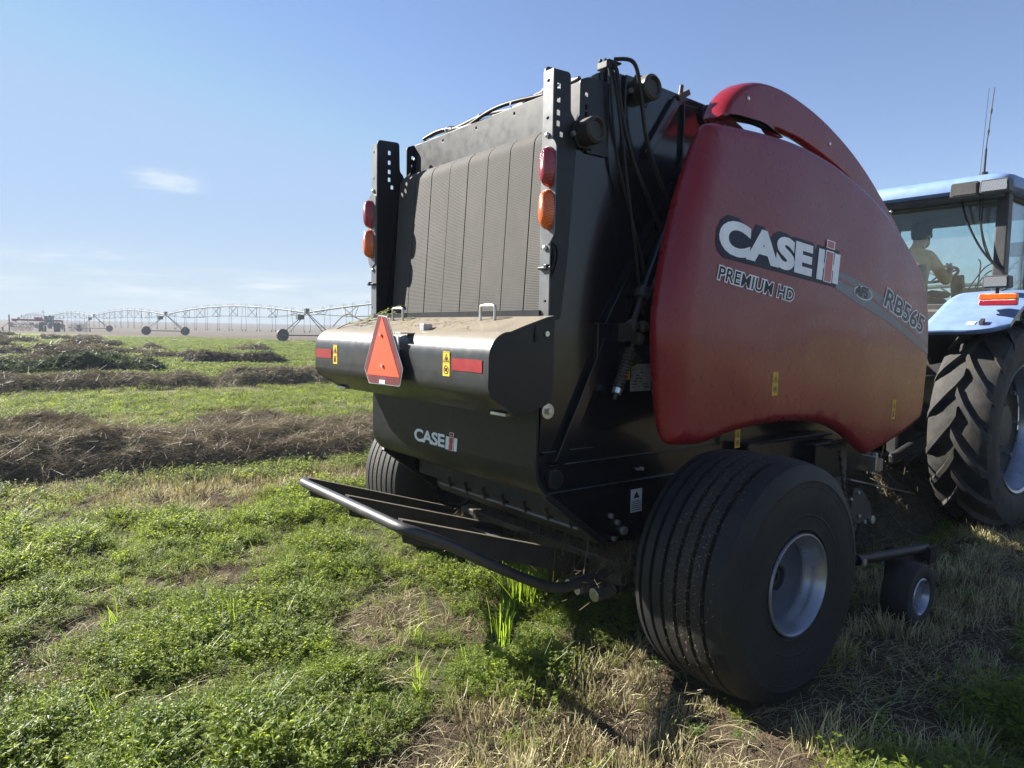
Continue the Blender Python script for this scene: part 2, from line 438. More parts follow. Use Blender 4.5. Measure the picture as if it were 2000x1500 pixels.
def belt_mat():
    """woven rubber belt: fine cross ribs in a zigzag, dusty"""
    t = NT('belt_rubber'); b = t.b
    p = t.pos(); sx = t.new('ShaderNodeSeparateXYZ'); t.l.new(p, sx.inputs[0])
    zz = t.math('PINGPONG', t.math('MULTIPLY', sx.outputs[0], 1.0), 0.012)
    h = t.math('SINE', t.math('MULTIPLY', t.math('ADD', sx.outputs[2], t.math('MULTIPLY', zz, 0.28)), 2*math.pi/0.0080))
    w = t.math('SINE', t.math('MULTIPLY', sx.outputs[0], 2*math.pi/0.0075))
    hh = t.math('ADD', t.math('MULTIPLY', h, 0.5), t.math('MULTIPLY', w, 0.18))
    d = t.ramp(t.noise(3.2, 7, 0.68), 0.3, 0.8)
    sc_ = t.ramp(t.noise(48, 3, 0.6, sv=(1, 1, 2.2)), 0.70, 0.76)
    c = t.mix(d, (0.056, 0.054, 0.051), (0.088, 0.083, 0.075))
    c = t.mix(t.math('MULTIPLY', sc_, 0.4), c, (0.27, 0.23, 0.18))
    c = t.mix(t.ramp(hh, -0.6, 0.3, 0.45, 0.0), c, (0.03, 0.029, 0.028))
    t.set(b.inputs['Base Color'], c); b.inputs['Roughness'].default_value = 0.75; b.inputs['Specular IOR Level'].default_value = 0.25
    t.l.new(t.bump(hh, 0.5, 0.002), b.inputs['Normal'])
    return t.m
M['belt_rubber'] = belt_mat()
M['belt_dark'] = mat('belt_dark', (0.05, 0.048, 0.045), 0.75, dust=0.2, bump=0.3)

def lens(name, col, glow=0.35):
    t = NT(name); b = t.b
    p = t.pos(); sx = t.new('ShaderNodeSeparateXYZ'); t.l.new(p, sx.inputs[0])
    g = t.math('MULTIPLY', t.math('SINE', t.math('MULTIPLY', sx.outputs[2], 2*math.pi/0.0105)), t.math('SINE', t.math('MULTIPLY', sx.outputs[0], 2*math.pi/0.0105)))
    c = t.mix(t.ramp(g, -0.3, 0.6), tuple(x*0.6 for x in col), col)
    t.set(b.inputs['Base Color'], c)
    b.inputs['Roughness'].default_value = 0.16; b.inputs['Subsurface Weight'].default_value = glow; b.inputs['Subsurface Radius'].default_value = (0.03, 0.012, 0.006)
    b.inputs['Subsurface Scale'].default_value = 0.4
    b.inputs['Coat Weight'].default_value = 0.6
    t.l.new(t.bump(g, 0.35, 0.003), b.inputs['Normal'])
    return t.m
M['lens_red'] = lens('lens_red', (0.36, 0.016, 0.030), 0.1)
M['lens_amber'] = lens('lens_amber', (0.80, 0.14, 0.008), 0.2)

def clear_lens():
    t = NT('clear_lens'); b = t.b
    p = t.pos(); sx = t.new('ShaderNodeSeparateXYZ'); t.l.new(p, sx.inputs[0])
    g = t.math('SINE', t.math('MULTIPLY', t.math('ADD', sx.outputs[0], t.math('MULTIPLY', sx.outputs[2], 0.3)), 2*math.pi/0.011))
    t.set(b.inputs['Base Color'], t.mix(t.ramp(g, -0.5, 0.5), (0.26, 0.27, 0.28), (0.36, 0.37, 0.38)))
    b.inputs['Roughness'].default_value = 0.12; b.inputs['Metallic'].default_value = 0.5; b.inputs['Coat Weight'].default_value = 0.8
    t.l.new(t.bump(g, 0.4, 0.004), b.inputs['Normal'])
    return t.m
M['clear_lens'] = clear_lens()

def glass(name, tint, refl=1.0, dirt=0.06):
    t = NT(name)
    tr = t.new('ShaderNodeBsdfTransparent'); tr.inputs[0].default_value = tint+(1,)
    gl = t.new('ShaderNodeBsdfGlossy'); gl.inputs['Roughness'].default_value = 0.02; gl.inputs[0].default_value = (0.9, 0.95, 1, 1)
    fr = t.new('ShaderNodeFresnel'); fr.inputs[0].default_value = 1.5
    mx = t.new('ShaderNodeMixShader'); t.set(mx.inputs[0], t.math('MULTIPLY', fr.outputs[0], refl, True)); t.l.new(tr.outputs[0], mx.inputs[1]); t.l.new(gl.outputs[0], mx.inputs[2])
    df = t.new('ShaderNodeBsdfDiffuse'); df.inputs[0].default_value = (0.5, 0.48, 0.43, 1)
    m2 = t.new('ShaderNodeMixShader'); t.set(m2.inputs[0], t.math('MULTIPLY', t.ramp(t.noise(6, 6, 0.7), 0.2, 0.8, 0.4, 1.0), dirt))
    t.l.new(mx.outputs[0], m2.inputs[1]); t.l.new(df.outputs[0], m2.inputs[2]); t.l.new(m2.outputs[0], t.out.inputs[0])
    t.n.remove(t.b)
    return t.m
M['cab_glass'] = glass('cab_glass', (0.88, 0.95, 0.94), 0.7, 0.08)
M['far_glass'] = glass('far_glass', (0.5, 0.6, 0.62), 1.2)

def plant(name, col, trans, vary=0.35, tw=0.4, hue2=None, rough=0.5):
    """leaf or stalk: reflects a little, lets sunlight through"""
    t = NT(name)
    oi = t.new('ShaderNodeObjectInfo').outputs['Random']
    gn = t.noise(0.9, 3)
    k = t.math('ADD', t.math('MULTIPLY', oi, 0.6), t.math('MULTIPLY', gn, 0.5))
    hi = hue2 or tuple(x*(1+vary) for x in col)
    c = t.mix(t.ramp(k, 0.2, 0.9), tuple(x*(1-vary) for x in col), hi)
    t.set(t.b.inputs['Base Color'], c); t.b.inputs['Roughness'].default_value = rough; t.b.inputs['Specular IOR Level'].default_value = 0.35
    tl = t.new('ShaderNodeBsdfTranslucent')
    t.set(tl.inputs[0], t.mix(t.ramp(k, 0.2, 0.9), tuple(x*(1-vary*0.6) for x in trans), tuple(min(1, x*(1+vary*0.6)) for x in trans)))
    mx = t.new('ShaderNodeMixShader'); mx.inputs[0].default_value = tw
    t.l.new(t.b.outputs[0], mx.inputs[1]); t.l.new(tl.outputs[0], mx.inputs[2]); t.l.new(mx.outputs[0], t.out.inputs[0])
    return t.m
M['leaf'] = plant('leaf', (0.140, 0.180, 0.034), (0.50, 0.60, 0.060), 0.35, 0.50)
M['leaf_far'] = plant('leaf_far', (0.100, 0.140, 0.036), (0.30, 0.36, 0.070), 0.3, 0.40)
M['leaf_blue'] = plant('leaf_blue', (0.100, 0.145, 0.044), (0.34, 0.44, 0.075), 0.3, 0.40)
M['stem_green'] = plant('stem_green', (0.13, 0.18, 0.05), (0.24, 0.32, 0.06), 0.3, 0.3)
M['grass_blade'] = plant('grass_blade', (0.090, 0.155, 0.020), (0.36, 0.52, 0.035), 0.3, 0.5)
M['straw'] = plant('straw', (0.44, 0.40, 0.225), (0.42, 0.37, 0.17), 0.35, 0.28, rough=0.55)
M['straw_brown'] = plant('straw_brown', (0.14, 0.105, 0.062), (0.12, 0.085, 0.04), 0.45, 0.2, rough=0.7)
M['hay_stalk'] = plant('hay_stalk', (0.155, 0.128, 0.084), (0.14, 0.115, 0.065), 0.5, 0.25, hue2=(0.32, 0.272, 0.182), rough=0.6)
M['hay_green'] = plant('hay_green', (0.072, 0.095, 0.050), (0.09, 0.12, 0.05), 0.35, 0.28, rough=0.65)

def hay_mass(name, lo, hi):
    t = NT(name)
    n1 = t.noise(26, 6, 0.7, sv=(1, 0.35, 1.4)); n2 = t.noise(2.2, 4)
    c = t.mix(t.ramp(n1, 0.35, 0.7), lo, hi)
    c = t.mix(t.ramp(n2, 0.35, 0.7, 0, 0.35), c, tuple(x*0.55 for x in lo))
    t.set(t.b.inputs['Base Color'], c); t.b.inputs['Roughness'].default_value = 0.9; t.b.inputs['Specular IOR Level'].default_value = 0.15
    t.l.new(t.bump(n1, 1.0, 0.06), t.b.inputs['Normal'])
    return t.m
M['hay_mass'] = hay_mass('hay_mass', (0.060, 0.050, 0.035), (0.145, 0.121, 0.082))
M['hay_mass_green'] = hay_mass('hay_mass_green', (0.042, 0.055, 0.030), (0.085, 0.105, 0.058))

def ground_mat():
    t = NT('field_soil'); b = t.b
    green = t.attr('green'); dry = t.attr('dry'); far = t.attr('far'); beyond = t.attr('beyond')
    p = t.pos()
    n1 = t.noise(38, 6, 0.7, p); n2 = t.noise(7, 5, 0.6, p); n3 = t.noise(150, 3, 0.6, p)
    soil = t.mix(t.ramp(n1, 0.3, 0.7), (0.040, 0.029, 0.021), (0.105, 0.077, 0.053))
    soil = t.mix(t.ramp(n2, 0.35, 0.75, 0, 0.55), soil, (0.165, 0.130, 0.085))
    soil = t.mix(t.ramp(n3, 0.60, 0.70, 0, 0.6), soil, (0.28, 0.23, 0.14))
    moss = t.mix(t.ramp(n1, 0.35, 0.7), (0.045, 0.065, 0.020), (0.105, 0.140, 0.040))
    nearc = t.mix(t.math('MULTIPLY', green, 0.35), soil, moss)
    # from some way off the leaves themselves make the colour
    nf1 = t.noise(1.3, 6, 0.7, p, (1, 0.35, 1)); nf2 = t.noise(9.0, 5, 0.65, p); nf3 = t.noise(0.22, 5, 0.6, p, (1, 0.3, 1))
    crop = t.mix(t.ramp(nf2, 0.3, 0.7), (0.085, 0.130, 0.030), (0.165, 0.215, 0.055))
    crop = t.mix(t.ramp(nf1, 0.42, 0.68, 0, 0.75), crop, (0.26, 0.235, 0.115))
    straw = t.mix(t.ramp(nf2, 0.3, 0.7), (0.17, 0.155, 0.070), (0.30, 0.27, 0.135))
    crop = t.mix(dry, crop, straw)
    crop = t.mix(t.ramp(nf3, 0.5, 0.75, 0, 0.45), crop, (0.235, 0.215, 0.10))
    c = t.mix(far, nearc, crop)
    steppe = t.mix(t.ramp(t.noise(0.05, 6, 0.65, p), 0.3, 0.7), (0.085, 0.066, 0.050), (0.135, 0.105, 0.078))
    steppe = t.mix(t.ramp(t.noise(0.012, 5, 0.6, p, (1, 2.5, 1)), 0.45, 0.65, 0, 0.6), steppe, (0.125, 0.103, 0.085))
    steppe = t.mix(t.ramp(t.noise(0.8, 5, 0.7, p), 0.55, 0.75, 0, 0.4), steppe, (0.10, 0.095, 0.055))
    c = t.mix(beyond, c, steppe)
    t.set(b.inputs['Base Color'], c); b.inputs['Roughness'].default_value = 0.95; b.inputs['Specular IOR Level'].default_value = 0.1
    hb = t.math('ADD', t.math('MULTIPLY', n1, 0.6), t.math('MULTIPLY', n3, 0.4))
    t.l.new(t.bump(hb, 0.9, 0.03), b.inputs['Normal'])
    return t.m
M['ground'] = ground_mat()
# ------------------------------------------------------------------ the field
CX, CY = float(CAM[0]), float(CAM[1])
def masks(x, y):
    w = (fbm(y*0.35, x*0.12, 3)-0.5)*0.5
    xx = x + w
    def band(a, b, e=0.28): return sstep(a-e, a+e, xx)*(1-sstep(b-e, b+e, xx))
    dry = np.maximum.reduce([band(0.92, 2.05, 0.32), band(-4.45, -3.5, 0.32)*0.55, band(-7.2, -5.2, 0.3)*0.6, band(-16.6, -15.2, 0.7)*0.6,
                             band(-11.2, -10.2, 0.5)*0.5, band(3.6, 60.0, 0.8)*0.9])
    pat = fbm(x*0.95, y*0.95, 21, 4)
    green = sstep(0.30, 0.54, pat + 0.12 - 0.62*dry)
    # bare, trodden patches
    bare = sstep(0.66, 0.78, fbm(x*1.3, y*0.9, 40, 4))
    green = green*(1-0.85*bare)
    return np.clip(green, 0, 1), np.clip(dry, 0, 1), np.clip(bare, 0, 1)
def beyond(x, y):
    s = (x+149)*-0.498 + (y-2.3)*0.867
    return np.maximum(sstep(-3, 4, s + (fbm(x*0.1, y*0.1, 60)-0.5)*10), sstep(165, 185, -x + (fbm(x*0.1, y*0.1, 61)-0.5)*20))
def terrain(x, y):
    d = np.hypot(x-CX, y-CY)
    z = (fbm(x*1.1, y*1.1, 5)-0.5)*0.10*sstep(0.2, 1.0, d)*(1-sstep(60, 200, d)) + (fbm(x*3.8, y*3.8, 9)-0.5)*0.075*(1-sstep(8, 20, d)) + (fbm(x*14, y*14, 14, 3)-0.5)*0.022*(1-sstep(4, 9, d))
    a = np.arctan2(x-CX, y-CY)
    z = z + sstep(170, 1000, d)*(6.6 + 0.9*np.sin(a*5+0.6) + 1.4*(fbm(x*0.004, y*0.004, 70)-0.5))
    return z
nr, na = 330, 560
rad = 0.35*np.power(3600/0.35, np.linspace(0, 1, nr)**1.02)
ang = np.linspace(0, 2*np.pi, na, endpoint=False)
RR, AA = np.meshgrid(rad, ang, indexing='ij')
gx = CX+RR*np.sin(AA); gy = CY+RR*np.cos(AA)
gz = terrain(gx, gy)
V = np.concatenate([np.stack([gx, gy, gz], -1).reshape(-1, 3), [[CX, CY, float(gz[0].mean())]]])
ii, jj = np.meshgrid(np.arange(nr-1), np.arange(na), indexing='ij')
j2 = (jj+1) % na
F = np.stack([ii*na+jj, ii*na+j2, (ii+1)*na+j2, (ii+1)*na+jj], -1).reshape(-1, 4)
fan = np.stack([np.full(na, nr*na), np.arange(na), (np.arange(na)+1) % na, (np.arange(na)+1) % na], -1)
gm, dm, bm_ = masks(V[:, 0], V[:, 1])
dist = np.hypot(V[:, 0]-CX, V[:, 1]-CY)
ground = np_mesh('ground', V, F[:, ::-1], M['ground'], attrs=dict(green=gm, dry=dm, far=sstep(7, 26, dist), beyond=beyond(V[:, 0], V[:, 1])), smooth=True)
tag(ground, 'wide mown hay field with green regrowth and straw coloured strips', None, None, 'structure')
def gz_at(x, y): return float(terrain(np.array([x]), np.array([y]))[0])

# ------------------------------------------------------------------ the round baler
baler = empty('round_baler', (0, 0, 0))
tag(baler, 'big black and red round baler seen from behind, nearest machine in the field', 'baler')

# chamber: the dark body between the side walls
m = MB(); m.box((0, 0.80, 1.70), (1.50, 2.75, 1.95)); m.box((0, -0.32, 1.9), (1.48, 0.4, 1.3))
m.build('chamber', M['dark_void'], baler, bevel=0.02)
wall_poly = [(-0.845, 1.02), (-0.808, 0.915), (-0.40, 0.612), (0.30, 0.56), (1.6, 0.60), (2.22, 0.75), (2.30, 1.30), (2.18, 2.2), (1.60, 2.45), (0.78, 2.74), (0.62, 2.85), (0.40, 2.895),
             (-0.13, 2.915), (-0.46, 2.91), (-0.575, 2.86), (-0.63, 2.66), (-0.70, 2.58), (-0.80, 1.75)]
for s in (1, -1):
    m = MB(); m.prism(rounded(wall_poly, 0.05, 3), lambda u, v, d, s=s: (s*d, u, v), 0.772, 0.792)
    w = m.build('side_wall', M['gloss_black'], baler, smooth=30)
    # folded edges, arm and rails on the wall
    m = MB()
    m.bar((s*0.803, 0.06, 2.40), (s*0.803, -0.44, 1.63), 0.02, 0.10, (1, 0, 0)) if False else None
    a0, a1, a2 = np.array((s*0.807, 0.06, 2.42)), np.array((s*0.807, -0.47, 1.60)), np.array((s*0.807, -0.735, 1.05))
    m.bar(a0, a1, 0.11, 0.030, (1, 0, 0)); m.bar(a1+np.array((s*0.004, 0.03, 0.03)), a2, 0.062, 0.034, (1, 0, 0))
    m.box((s*0.81, -0.42, 1.63), (0.034, 0.19, 0.16))
    m.build('gate_arm', M['gloss_black'], w, bevel=0.004)
    m = MB(); m.box((s*0.80, -0.14, 1.035), (0.018, 1.28, 0.014)); m.box((s*0.80, -0.10, 0.905), (0.018, 1.38, 0.012)); m.box((s*0.80, -0.66, 1.10), (0.016, 0.33, 0.016))
    m.build('wall_rail', M['gloss_black'], w, bevel=0.002)
    m = MB(); m.cyl((s*0.78, -0.745, 0.975), (s*0.815, -0.745, 0.975), 0.045, 24); m.build('pivot_boss', M['black_paint'], w, smooth=40, bevel=0.004)

# lower tailgate panel, its foot curling forward under the bale chamber
prof = [(-0.872, 1.76), (-0.872, 1.05), (-0.868, 1.00), (-0.85, 0.955), (-0.815, 0.915), (-0.76, 0.888), (-0.755, 0.892), (-0.80, 0.921), (-0.838, 0.965), (-0.856, 1.01), (-0.860, 1.06), (-0.860, 1.76)]
m = MB(); m.prism(prof, lambda u, v, d: (d, u, v), -0.812, 0.812)
gate = m.build('tailgate_panel', M['black_paint'], baler, smooth=40)
for s in (1, -1):
    m = MB(); m.bar((s*0.800, -0.80, 0.905), (s*0.800, -0.40, 0.605), 0.03, 0.03, (0, 0.6, 0.8)); m.build('gate_edge', M['black_paint'], gate, bevel=0.004)

# the belts
def belt_y(z):
    # rising plane, rolled forward over the top roller
    zc = 2.555
    if z < zc: return -0.768+(z-1.70)*0.062
    t = min(1.0, (z-zc)/0.085)
    return -0.768+(zc-1.70)*0.062 + 0.095*(1-math.sqrt(max(0, 1-t*t)))
bounds = [-0.770, -0.570, -0.382, -0.184, 0.000, 0.184, 0.375, 0.562, 0.770]
for i in range(8):
    m = MB(); zs = list(np.linspace(1.35, 2.55, 10))+[2.555+0.085*math.sin(0.95*k/7) for k in range(1, 8)]
    a, b = bounds[i]+0.0032, bounds[i+1]-0.0032
    path = [(belt_y(z), z) for z in zs] + [(-0.672, 2.630), (-0.650, 2.626), (-0.62, 2.612)]
    off = random.uniform(-0.001, 0.001)
    prof_b = [(y+off, z) for y, z in path]+[(y+off+0.006, z-0.004) for y, z in path[::-1]]
    m.prism(prof_b, lambda u, v, d: (d, u, v), a, b)
    m.build('belt', M['belt_rubber'], baler, smooth=40)
m = MB(); m.box((0, -0.70, 1.72), (1.56, 0.02, 1.5)); m.build('belt_backing', M['dark_void'], baler)
m = MB(); m.cyl((-0.79, -0.64, 2.53), (0.79, -0.64, 2.53), 0.062, 24); m.build('belt_roller', M['dark_steel'], baler, smooth=40)

# the cross beam above the belts, with its cables
m = MB()
m.prism(rounded([(-0.80, 2.60), (0.80, 2.60), (0.80, 2.838), (-0.80, 2.838)], 0.012, 2), lambda u, v, d: (u, d, v), -0.600, -0.588,
        holes=[hole(x, 2.802, 0.014, 0.014) for x in (-0.45, -0.1, 0.25, 0.6)])
m.box((0, -0.47, 2.832), (1.58, 0.24, 0.012))
m.build('cross_beam', M['black_paint'], baler, bevel=0.002)
for k in range(4):
    pts = []
    for i in range(22):
        t = i/21; x = -0.70+1.42*t
        pts.append((x, -0.585+0.03*k+0.02*math.sin(t*9+k*2), 2.852+0.012*math.sin(t*14+k*1.7)+0.012*(k % 2)+(0.02*math.sin(t*5+1)**4)))
    MB().tube(smoothpath(pts, 3), 0.0085 if k else 0.011, 7).build('cable', M['cable_grey'] if k in (1, 3) else M['hose_rubber'], baler, smooth=60)
for x in (-0.42, -0.08, 0.22, 0.48):
    th = [2*math.pi*j/12 for j in range(13)]
    MB().tube([(x+0.01*math.sin(t), -0.55+0.055*math.cos(t), 2.86+0.026*math.sin(t)) for t in th], 0.0035, 5, caps=False).build('cable_tie', M['sticker_white'], baler, smooth=60)

# posts either side of the belts: flange facing back, drilled web running forward
for s in (1, -1):
    web = [(-0.856, 1.72), (-0.856, 2.832), (-0.705, 2.838), (-0.700, 2.66), (-0.672, 2.635), (-0.66, 2.52), (-0.70, 2.0), (-0.735, 1.72)]
    hs = [hole(-0.775, z, 0.018, 0.026) for z in (2.765, 2.705, 2.648, 2.600)] + [hole(-0.755, 2.555, 0.018, 0.024)]
    m = MB(); m.prism(rounded(web, 0.022, 4), lambda u, v, d, s=s: (s*d, u, v), 0.797, 0.803, holes=hs)
    p = m.build('tailgate_post', M['black_paint'], baler)
    fl = [(0.797, 1.722), (0.864, 1.722), (0.864, 2.806), (0.797, 2.806)]
    hs = [[(0.832+0.011*math.cos(a), z+0.007*math.sin(a)) for a in np.linspace(0, 2*math.pi, 9)[:-1]] for z in (2.76, 2.60)] + [hole(0.832, 2.525, 0.010, 0.022)] + [hole(0.840, 1.80, 0.016, 0.010)]
    m = MB(); m.prism(fl, lambda u, v, d, s=s: (s*u, d, v), -0.861, -0.855, holes=hs)
    m.build('flange', M['grey_paint'], p)
    # light carrier and lights
    pl = rounded([(0.801, 2.075), (0.862, 2.045), (0.898, 2.09), (0.900, 2.47), (0.880, 2.50), (0.835, 2.505), (0.801, 2.49)], 0.012, 3)
    m = MB(); m.prism(pl, lambda u, v, d, s=s: (s*u, d, v), -0.867, -0.862)
    br = m.build('light_bracket', M['grey_paint'], p)
    for z in (2.525, 2.035):
        MB().sphere((s*0.835, -0.866, z), 0.013, 10, 6, (1, 0.7, 1)).build('bracket_bolt', M['zinc'], p, smooth=60)
    for z, nm, mt in ((2.383, 'tail_light', 'lens_red'), (2.198, 'turn_light', 'lens_amber')):
        vs = []; n = 28; lv = 7
        for j in range(lv+1):
            t = j/lv; sc = math.cos(t*math.pi/2)**0.8 if j < lv else 0.0; dep = 0.048*math.sin(t*math.pi/2)
            for k in range(n):
                a = 2*math.pi*k/n; e = 0.92
                cx = math.copysign(abs(math.cos(a))**e, math.cos(a)); cz = math.copysign(abs(math.sin(a))**e, math.sin(a))
                tilt = 0.012*(cz)
                vs.append((s*0.860+(0.035*cx*(0.25+0.75*sc) if j else 0.038*cx)*1.0*(1 if j < lv else 0), -0.868-dep, z+0.088*cz*(0.45+0.55*sc if j < lv else 0)))
        fs = [(j*n+k, j*n+(k+1) % n, (j+1)*n+(k+1) % n, (j+1)*n+k) for j in range(lv) for k in range(n)]
        m = MB(); m.add(vs, fs); m.build(nm, M[mt], baler, smooth=50)
    # cable clip
    m = MB(); m.box((s*0.846, -0.868, 1.945), (0.085, 0.02, 0.013)); m.box((s*0.86, -0.874, 1.950), (0.02, 0.02, 0.022)); m.build('cable_clip', M['hose_rubber'], p, bevel=0.003)
    # drilled front bracket of the frame, a hand's width ahead of the post
    fb = [(-0.650, 2.63), (-0.650, 2.82), (-0.60, 2.842), (-0.46, 2.842), (-0.46, 2.50), (-0.60, 2.50)]
    m = MB(); m.prism(rounded(fb, 0.014, 3), lambda u, v, d, s=s: (s*d, u, v), 0.799, 0.806, holes=[hole(-0.608, z, 0.016, 0.022) for z in (2.762, 2.705, 2.672)])
    m.build('frame_bracket', M['black_paint'], baler)
MB().tube(smoothpath([(0.805, -0.86, 2.03), (0.812, -0.82, 2.04), (0.812, -0.80, 1.98), (0.808, -0.82, 1.90), (0.804, -0.85, 1.85)], 5), 0.006, 6).build('light_cable', M['hose_rubber'], baler, smooth=60)
MB().tube(smoothpath([(0.803, -0.85, 2.06), (0.816, -0.79, 2.055), (0.816, -0.775, 2.0), (0.81, -0.80, 1.91)], 5), 0.005, 6).build('light_cable', M['hose_rubber'], baler, smooth=60)

# the rounded rear hood with its dusty top
hp = [(-0.862, 1.735), (-0.90, 1.728), (-1.02, 1.690), (-1.10, 1.662)]
hp += [(-1.10-0.112*math.sin(a), 1.550+0.112*math.cos(a)) for a in np.linspace(0.25, math.pi/2, 9)]
hp += [(-1.213, 1.48)] + [(-1.150-0.064*math.cos(a), 1.435-0.064*math.sin(a)) for a in np.linspace(0.05, 0.95, 5)]
hp += [(-1.082, 1.318), (-1.055, 1.300)]
inner = [(y+0.010, z-0.006) for y, z in hp][::-1]
m = MB(); m.prism(hp+inner, lambda u, v, d: (d, u, v), -0.905, 0.905)
hood = m.build('rear_hood', M['hood_paint'], baler, smooth=40)
ep = hp+[(-1.045, 1.300), (-0.90, 1.345), (-0.865, 1.365)]
for s in (1, -1):
    m = MB(); m.prism([(y+0.002, z-0.003) for y, z in ep], lambda u, v, d, s=s: (s*d, u, v), 0.893, 0.907)
    m.build('hood_end', M['black_paint'], hood, smooth=40)
    MB().cyl((s*0.905, -0.905, 1.655), (s*0.915, -0.905, 1.655), 0.012, 12).build('hood_bolt', M['zinc'], hood, smooth=40)
    MB().tube([(s*0.906, -0.965, 1.69), (s*0.912, -0.967, 1.66), (s*0.912, -0.968, 1.63), (s*0.906, -0.968, 1.62)], 0.006, 6).build('hood_latch', M['black_paint'], hood, smooth=60)
m = MB(); m.box((0, -0.858, 1.742), (1.62, 0.018, 0.022)); m.build('hood_lip', M['dark_void'], hood)
for x in (-0.82, 0.80):
    m = MB(); m.box((x, -1.06, 1.302), (0.11, 0.05, 0.014)); m.build('hood_stay', M['zinc'], hood, bevel=0.003)
ha = [(-0.058, 1.715), (-0.058, 1.768), (-0.045, 1.783), (0.045, 1.783), (0.058, 1.768), (0.058, 1.715)]
for x in (-0.36, 0.52):
    MB().tube(smoothpath([(x+u, -0.945, z) for u, z in ha], 4), 0.0075, 10).build('grab_handle', M['zinc'], hood, smooth=60)
m = MB(); m.box((0.0, -1.02, 1.70), (0.05, 0.07, 0.05)) if False else None

# lettering helper: outlines of the built-in face, emboldened by hand
def text_faces(body, bold=0.02, shear=0.0, res=5, space=1.0):
    cu = bpy.data.curves.new('lettering', 'FONT'); cu.body = body; cu.offset = bold; cu.shear = shear; cu.resolution_u = res; cu.space_character = space
    ob = bpy.data.objects.new('lettering', cu); me = bpy.data.meshes.new_from_object(ob)
    vs = [(v.co.x, v.co.y) for v in me.vertices]; fs = [tuple(p.vertices) for p in me.polygons]
    bpy.data.objects.remove(ob); bpy.data.meshes.remove(me); bpy.data.curves.remove(cu)
    return vs, fs
def flat(vs, fs, fn, name, mt, parent, label=None, cut=None):
    """lay flat print (u, v) on a surface given by fn(u, v)"""
    bm = bmesh.new(); vv = [bm.verts.new((u, v, 0)) for u, v in vs]
    for q in fs:
        try: bm.faces.new([vv[i] for i in q])
        except ValueError: pass
    if cut:
        lo = min(v for _, v in vs); hi = max(v for _, v in vs); z = lo+cut
        while z < hi:
            bmesh.ops.bisect_plane(bm, geom=bm.verts[:]+bm.edges[:]+bm.faces[:], plane_co=(0, z, 0), plane_no=(0, 1, 0)); z += cut
        lo = min(u for u, _ in vs); hi = max(u for u, _ in vs); z = lo+cut
        while z < hi:
            bmesh.ops.bisect_plane(bm, geom=bm.verts[:]+bm.edges[:]+bm.faces[:], plane_co=(z, 0, 0), plane_no=(1, 0, 0)); z += cut
    bm.verts.index_update()
    m = MB(); m.add([fn(v.co.x, v.co.y) for v in bm.verts], [tuple(v.index for v in f.verts) for f in bm.faces]); bm.free()
    return m.build(name, mt, parent, fixn=False, label=label)
def fit_text(body, w, h, **k):
    """text scaled to width w and letter height h, lower left at 0, 0"""
    vs, fs = text_faces(body, **k)
    u0 = min(u for u, _ in vs); u1 = max(u for u, _ in vs); v0 = min(v for _, v in vs); v1 = max(v for _, v in vs)
    return [((u-u0)/(u1-u0)*w, (v-v0)/(v1-v0)*h) for u, v in vs], fs
def slab(poly): return poly, [tuple(range(len(poly)))]
def ih_mark(w, h):
    """the two stems and the dotted bar between them, lower left at 0, 0; h is the stem height"""
    t = w*0.27; b = w*0.30; n = 0.035*w
    left = [(0, 0), (t, 0), (t, h*0.38), (t+n, h*0.44), (t+n, h*0.56), (t, h*0.62), (t, h), (0, h)]
    right = [(w-x, y) for x, y in left][::-1]
    ca = w/2; bw = w*0.15
    outer = [(ca-bw*1.28, -0.02*h), (ca+bw*1.28, -0.02*h), (ca+bw*1.28, h*1.02), (ca-bw*1.28, h*1.02)]
    bar = [(ca-bw, 0.01*h), (ca+bw, 0.01*h), (ca+bw, h*0.98), (ca-bw, h*0.98)]
    dot_o = [(ca-bw*1.28, h*1.09), (ca+bw*1.28, h*1.09), (ca+bw*1.28, h*1.36), (ca-bw*1.28, h*1.36)]
    dot = [(ca-bw, h*1.12), (ca+bw, h*1.12), (ca+bw, h*1.33), (ca-bw, h*1.33)]
    return [left, right], [outer, dot_o], [bar, dot]
def polys(list_):
    vs = []; fs = []
    for p in list_: b = len(vs); vs += p; fs.append(tuple(range(b, b+len(p))))
    return vs, fs
def lettering_rear():
    def fn(dx, dz, off): return lambda u, v: (dx+u, -0.872-off, dz+v)
    vs, fs = fit_text('CASE', 0.325, 0.073, bold=0.035, space=0.94)
    flat(vs, fs, fn(-0.284, 1.028, 0.0020), 'maker_lettering', M['decal_silver'], gate)
    st, ou, ba = ih_mark(0.112, 0.071)
    sh = lambda P: [[(u+v*0.10, v) for u, v in p] for p in P]
    for q in sh(st): flat(*slab(q), fn(0.048, 1.024, 0.0020), 'maker_stem', M['decal_silver'], gate)
    flat(*polys(sh(ou)), fn(0.048, 1.024, 0.0030), 'maker_bar_outline', M['decal_silver'], gate)
    flat(*polys(sh(ba)), fn(0.048, 1.024, 0.0040), 'maker_bar', M['decal_red'], gate)
lettering_rear()
MB().cyl((0.790, -0.798, 1.299), (0.806, -0.798, 1.299), 0.037, 24).build('washer', M['zinc'], baler, smooth=40, bevel=0.002)
MB().cyl((0.806, -0.798, 1.299), (0.826, -0.798, 1.299), 0.016, 6).build('hex_bolt', M['zinc'], baler, bevel=0.002)

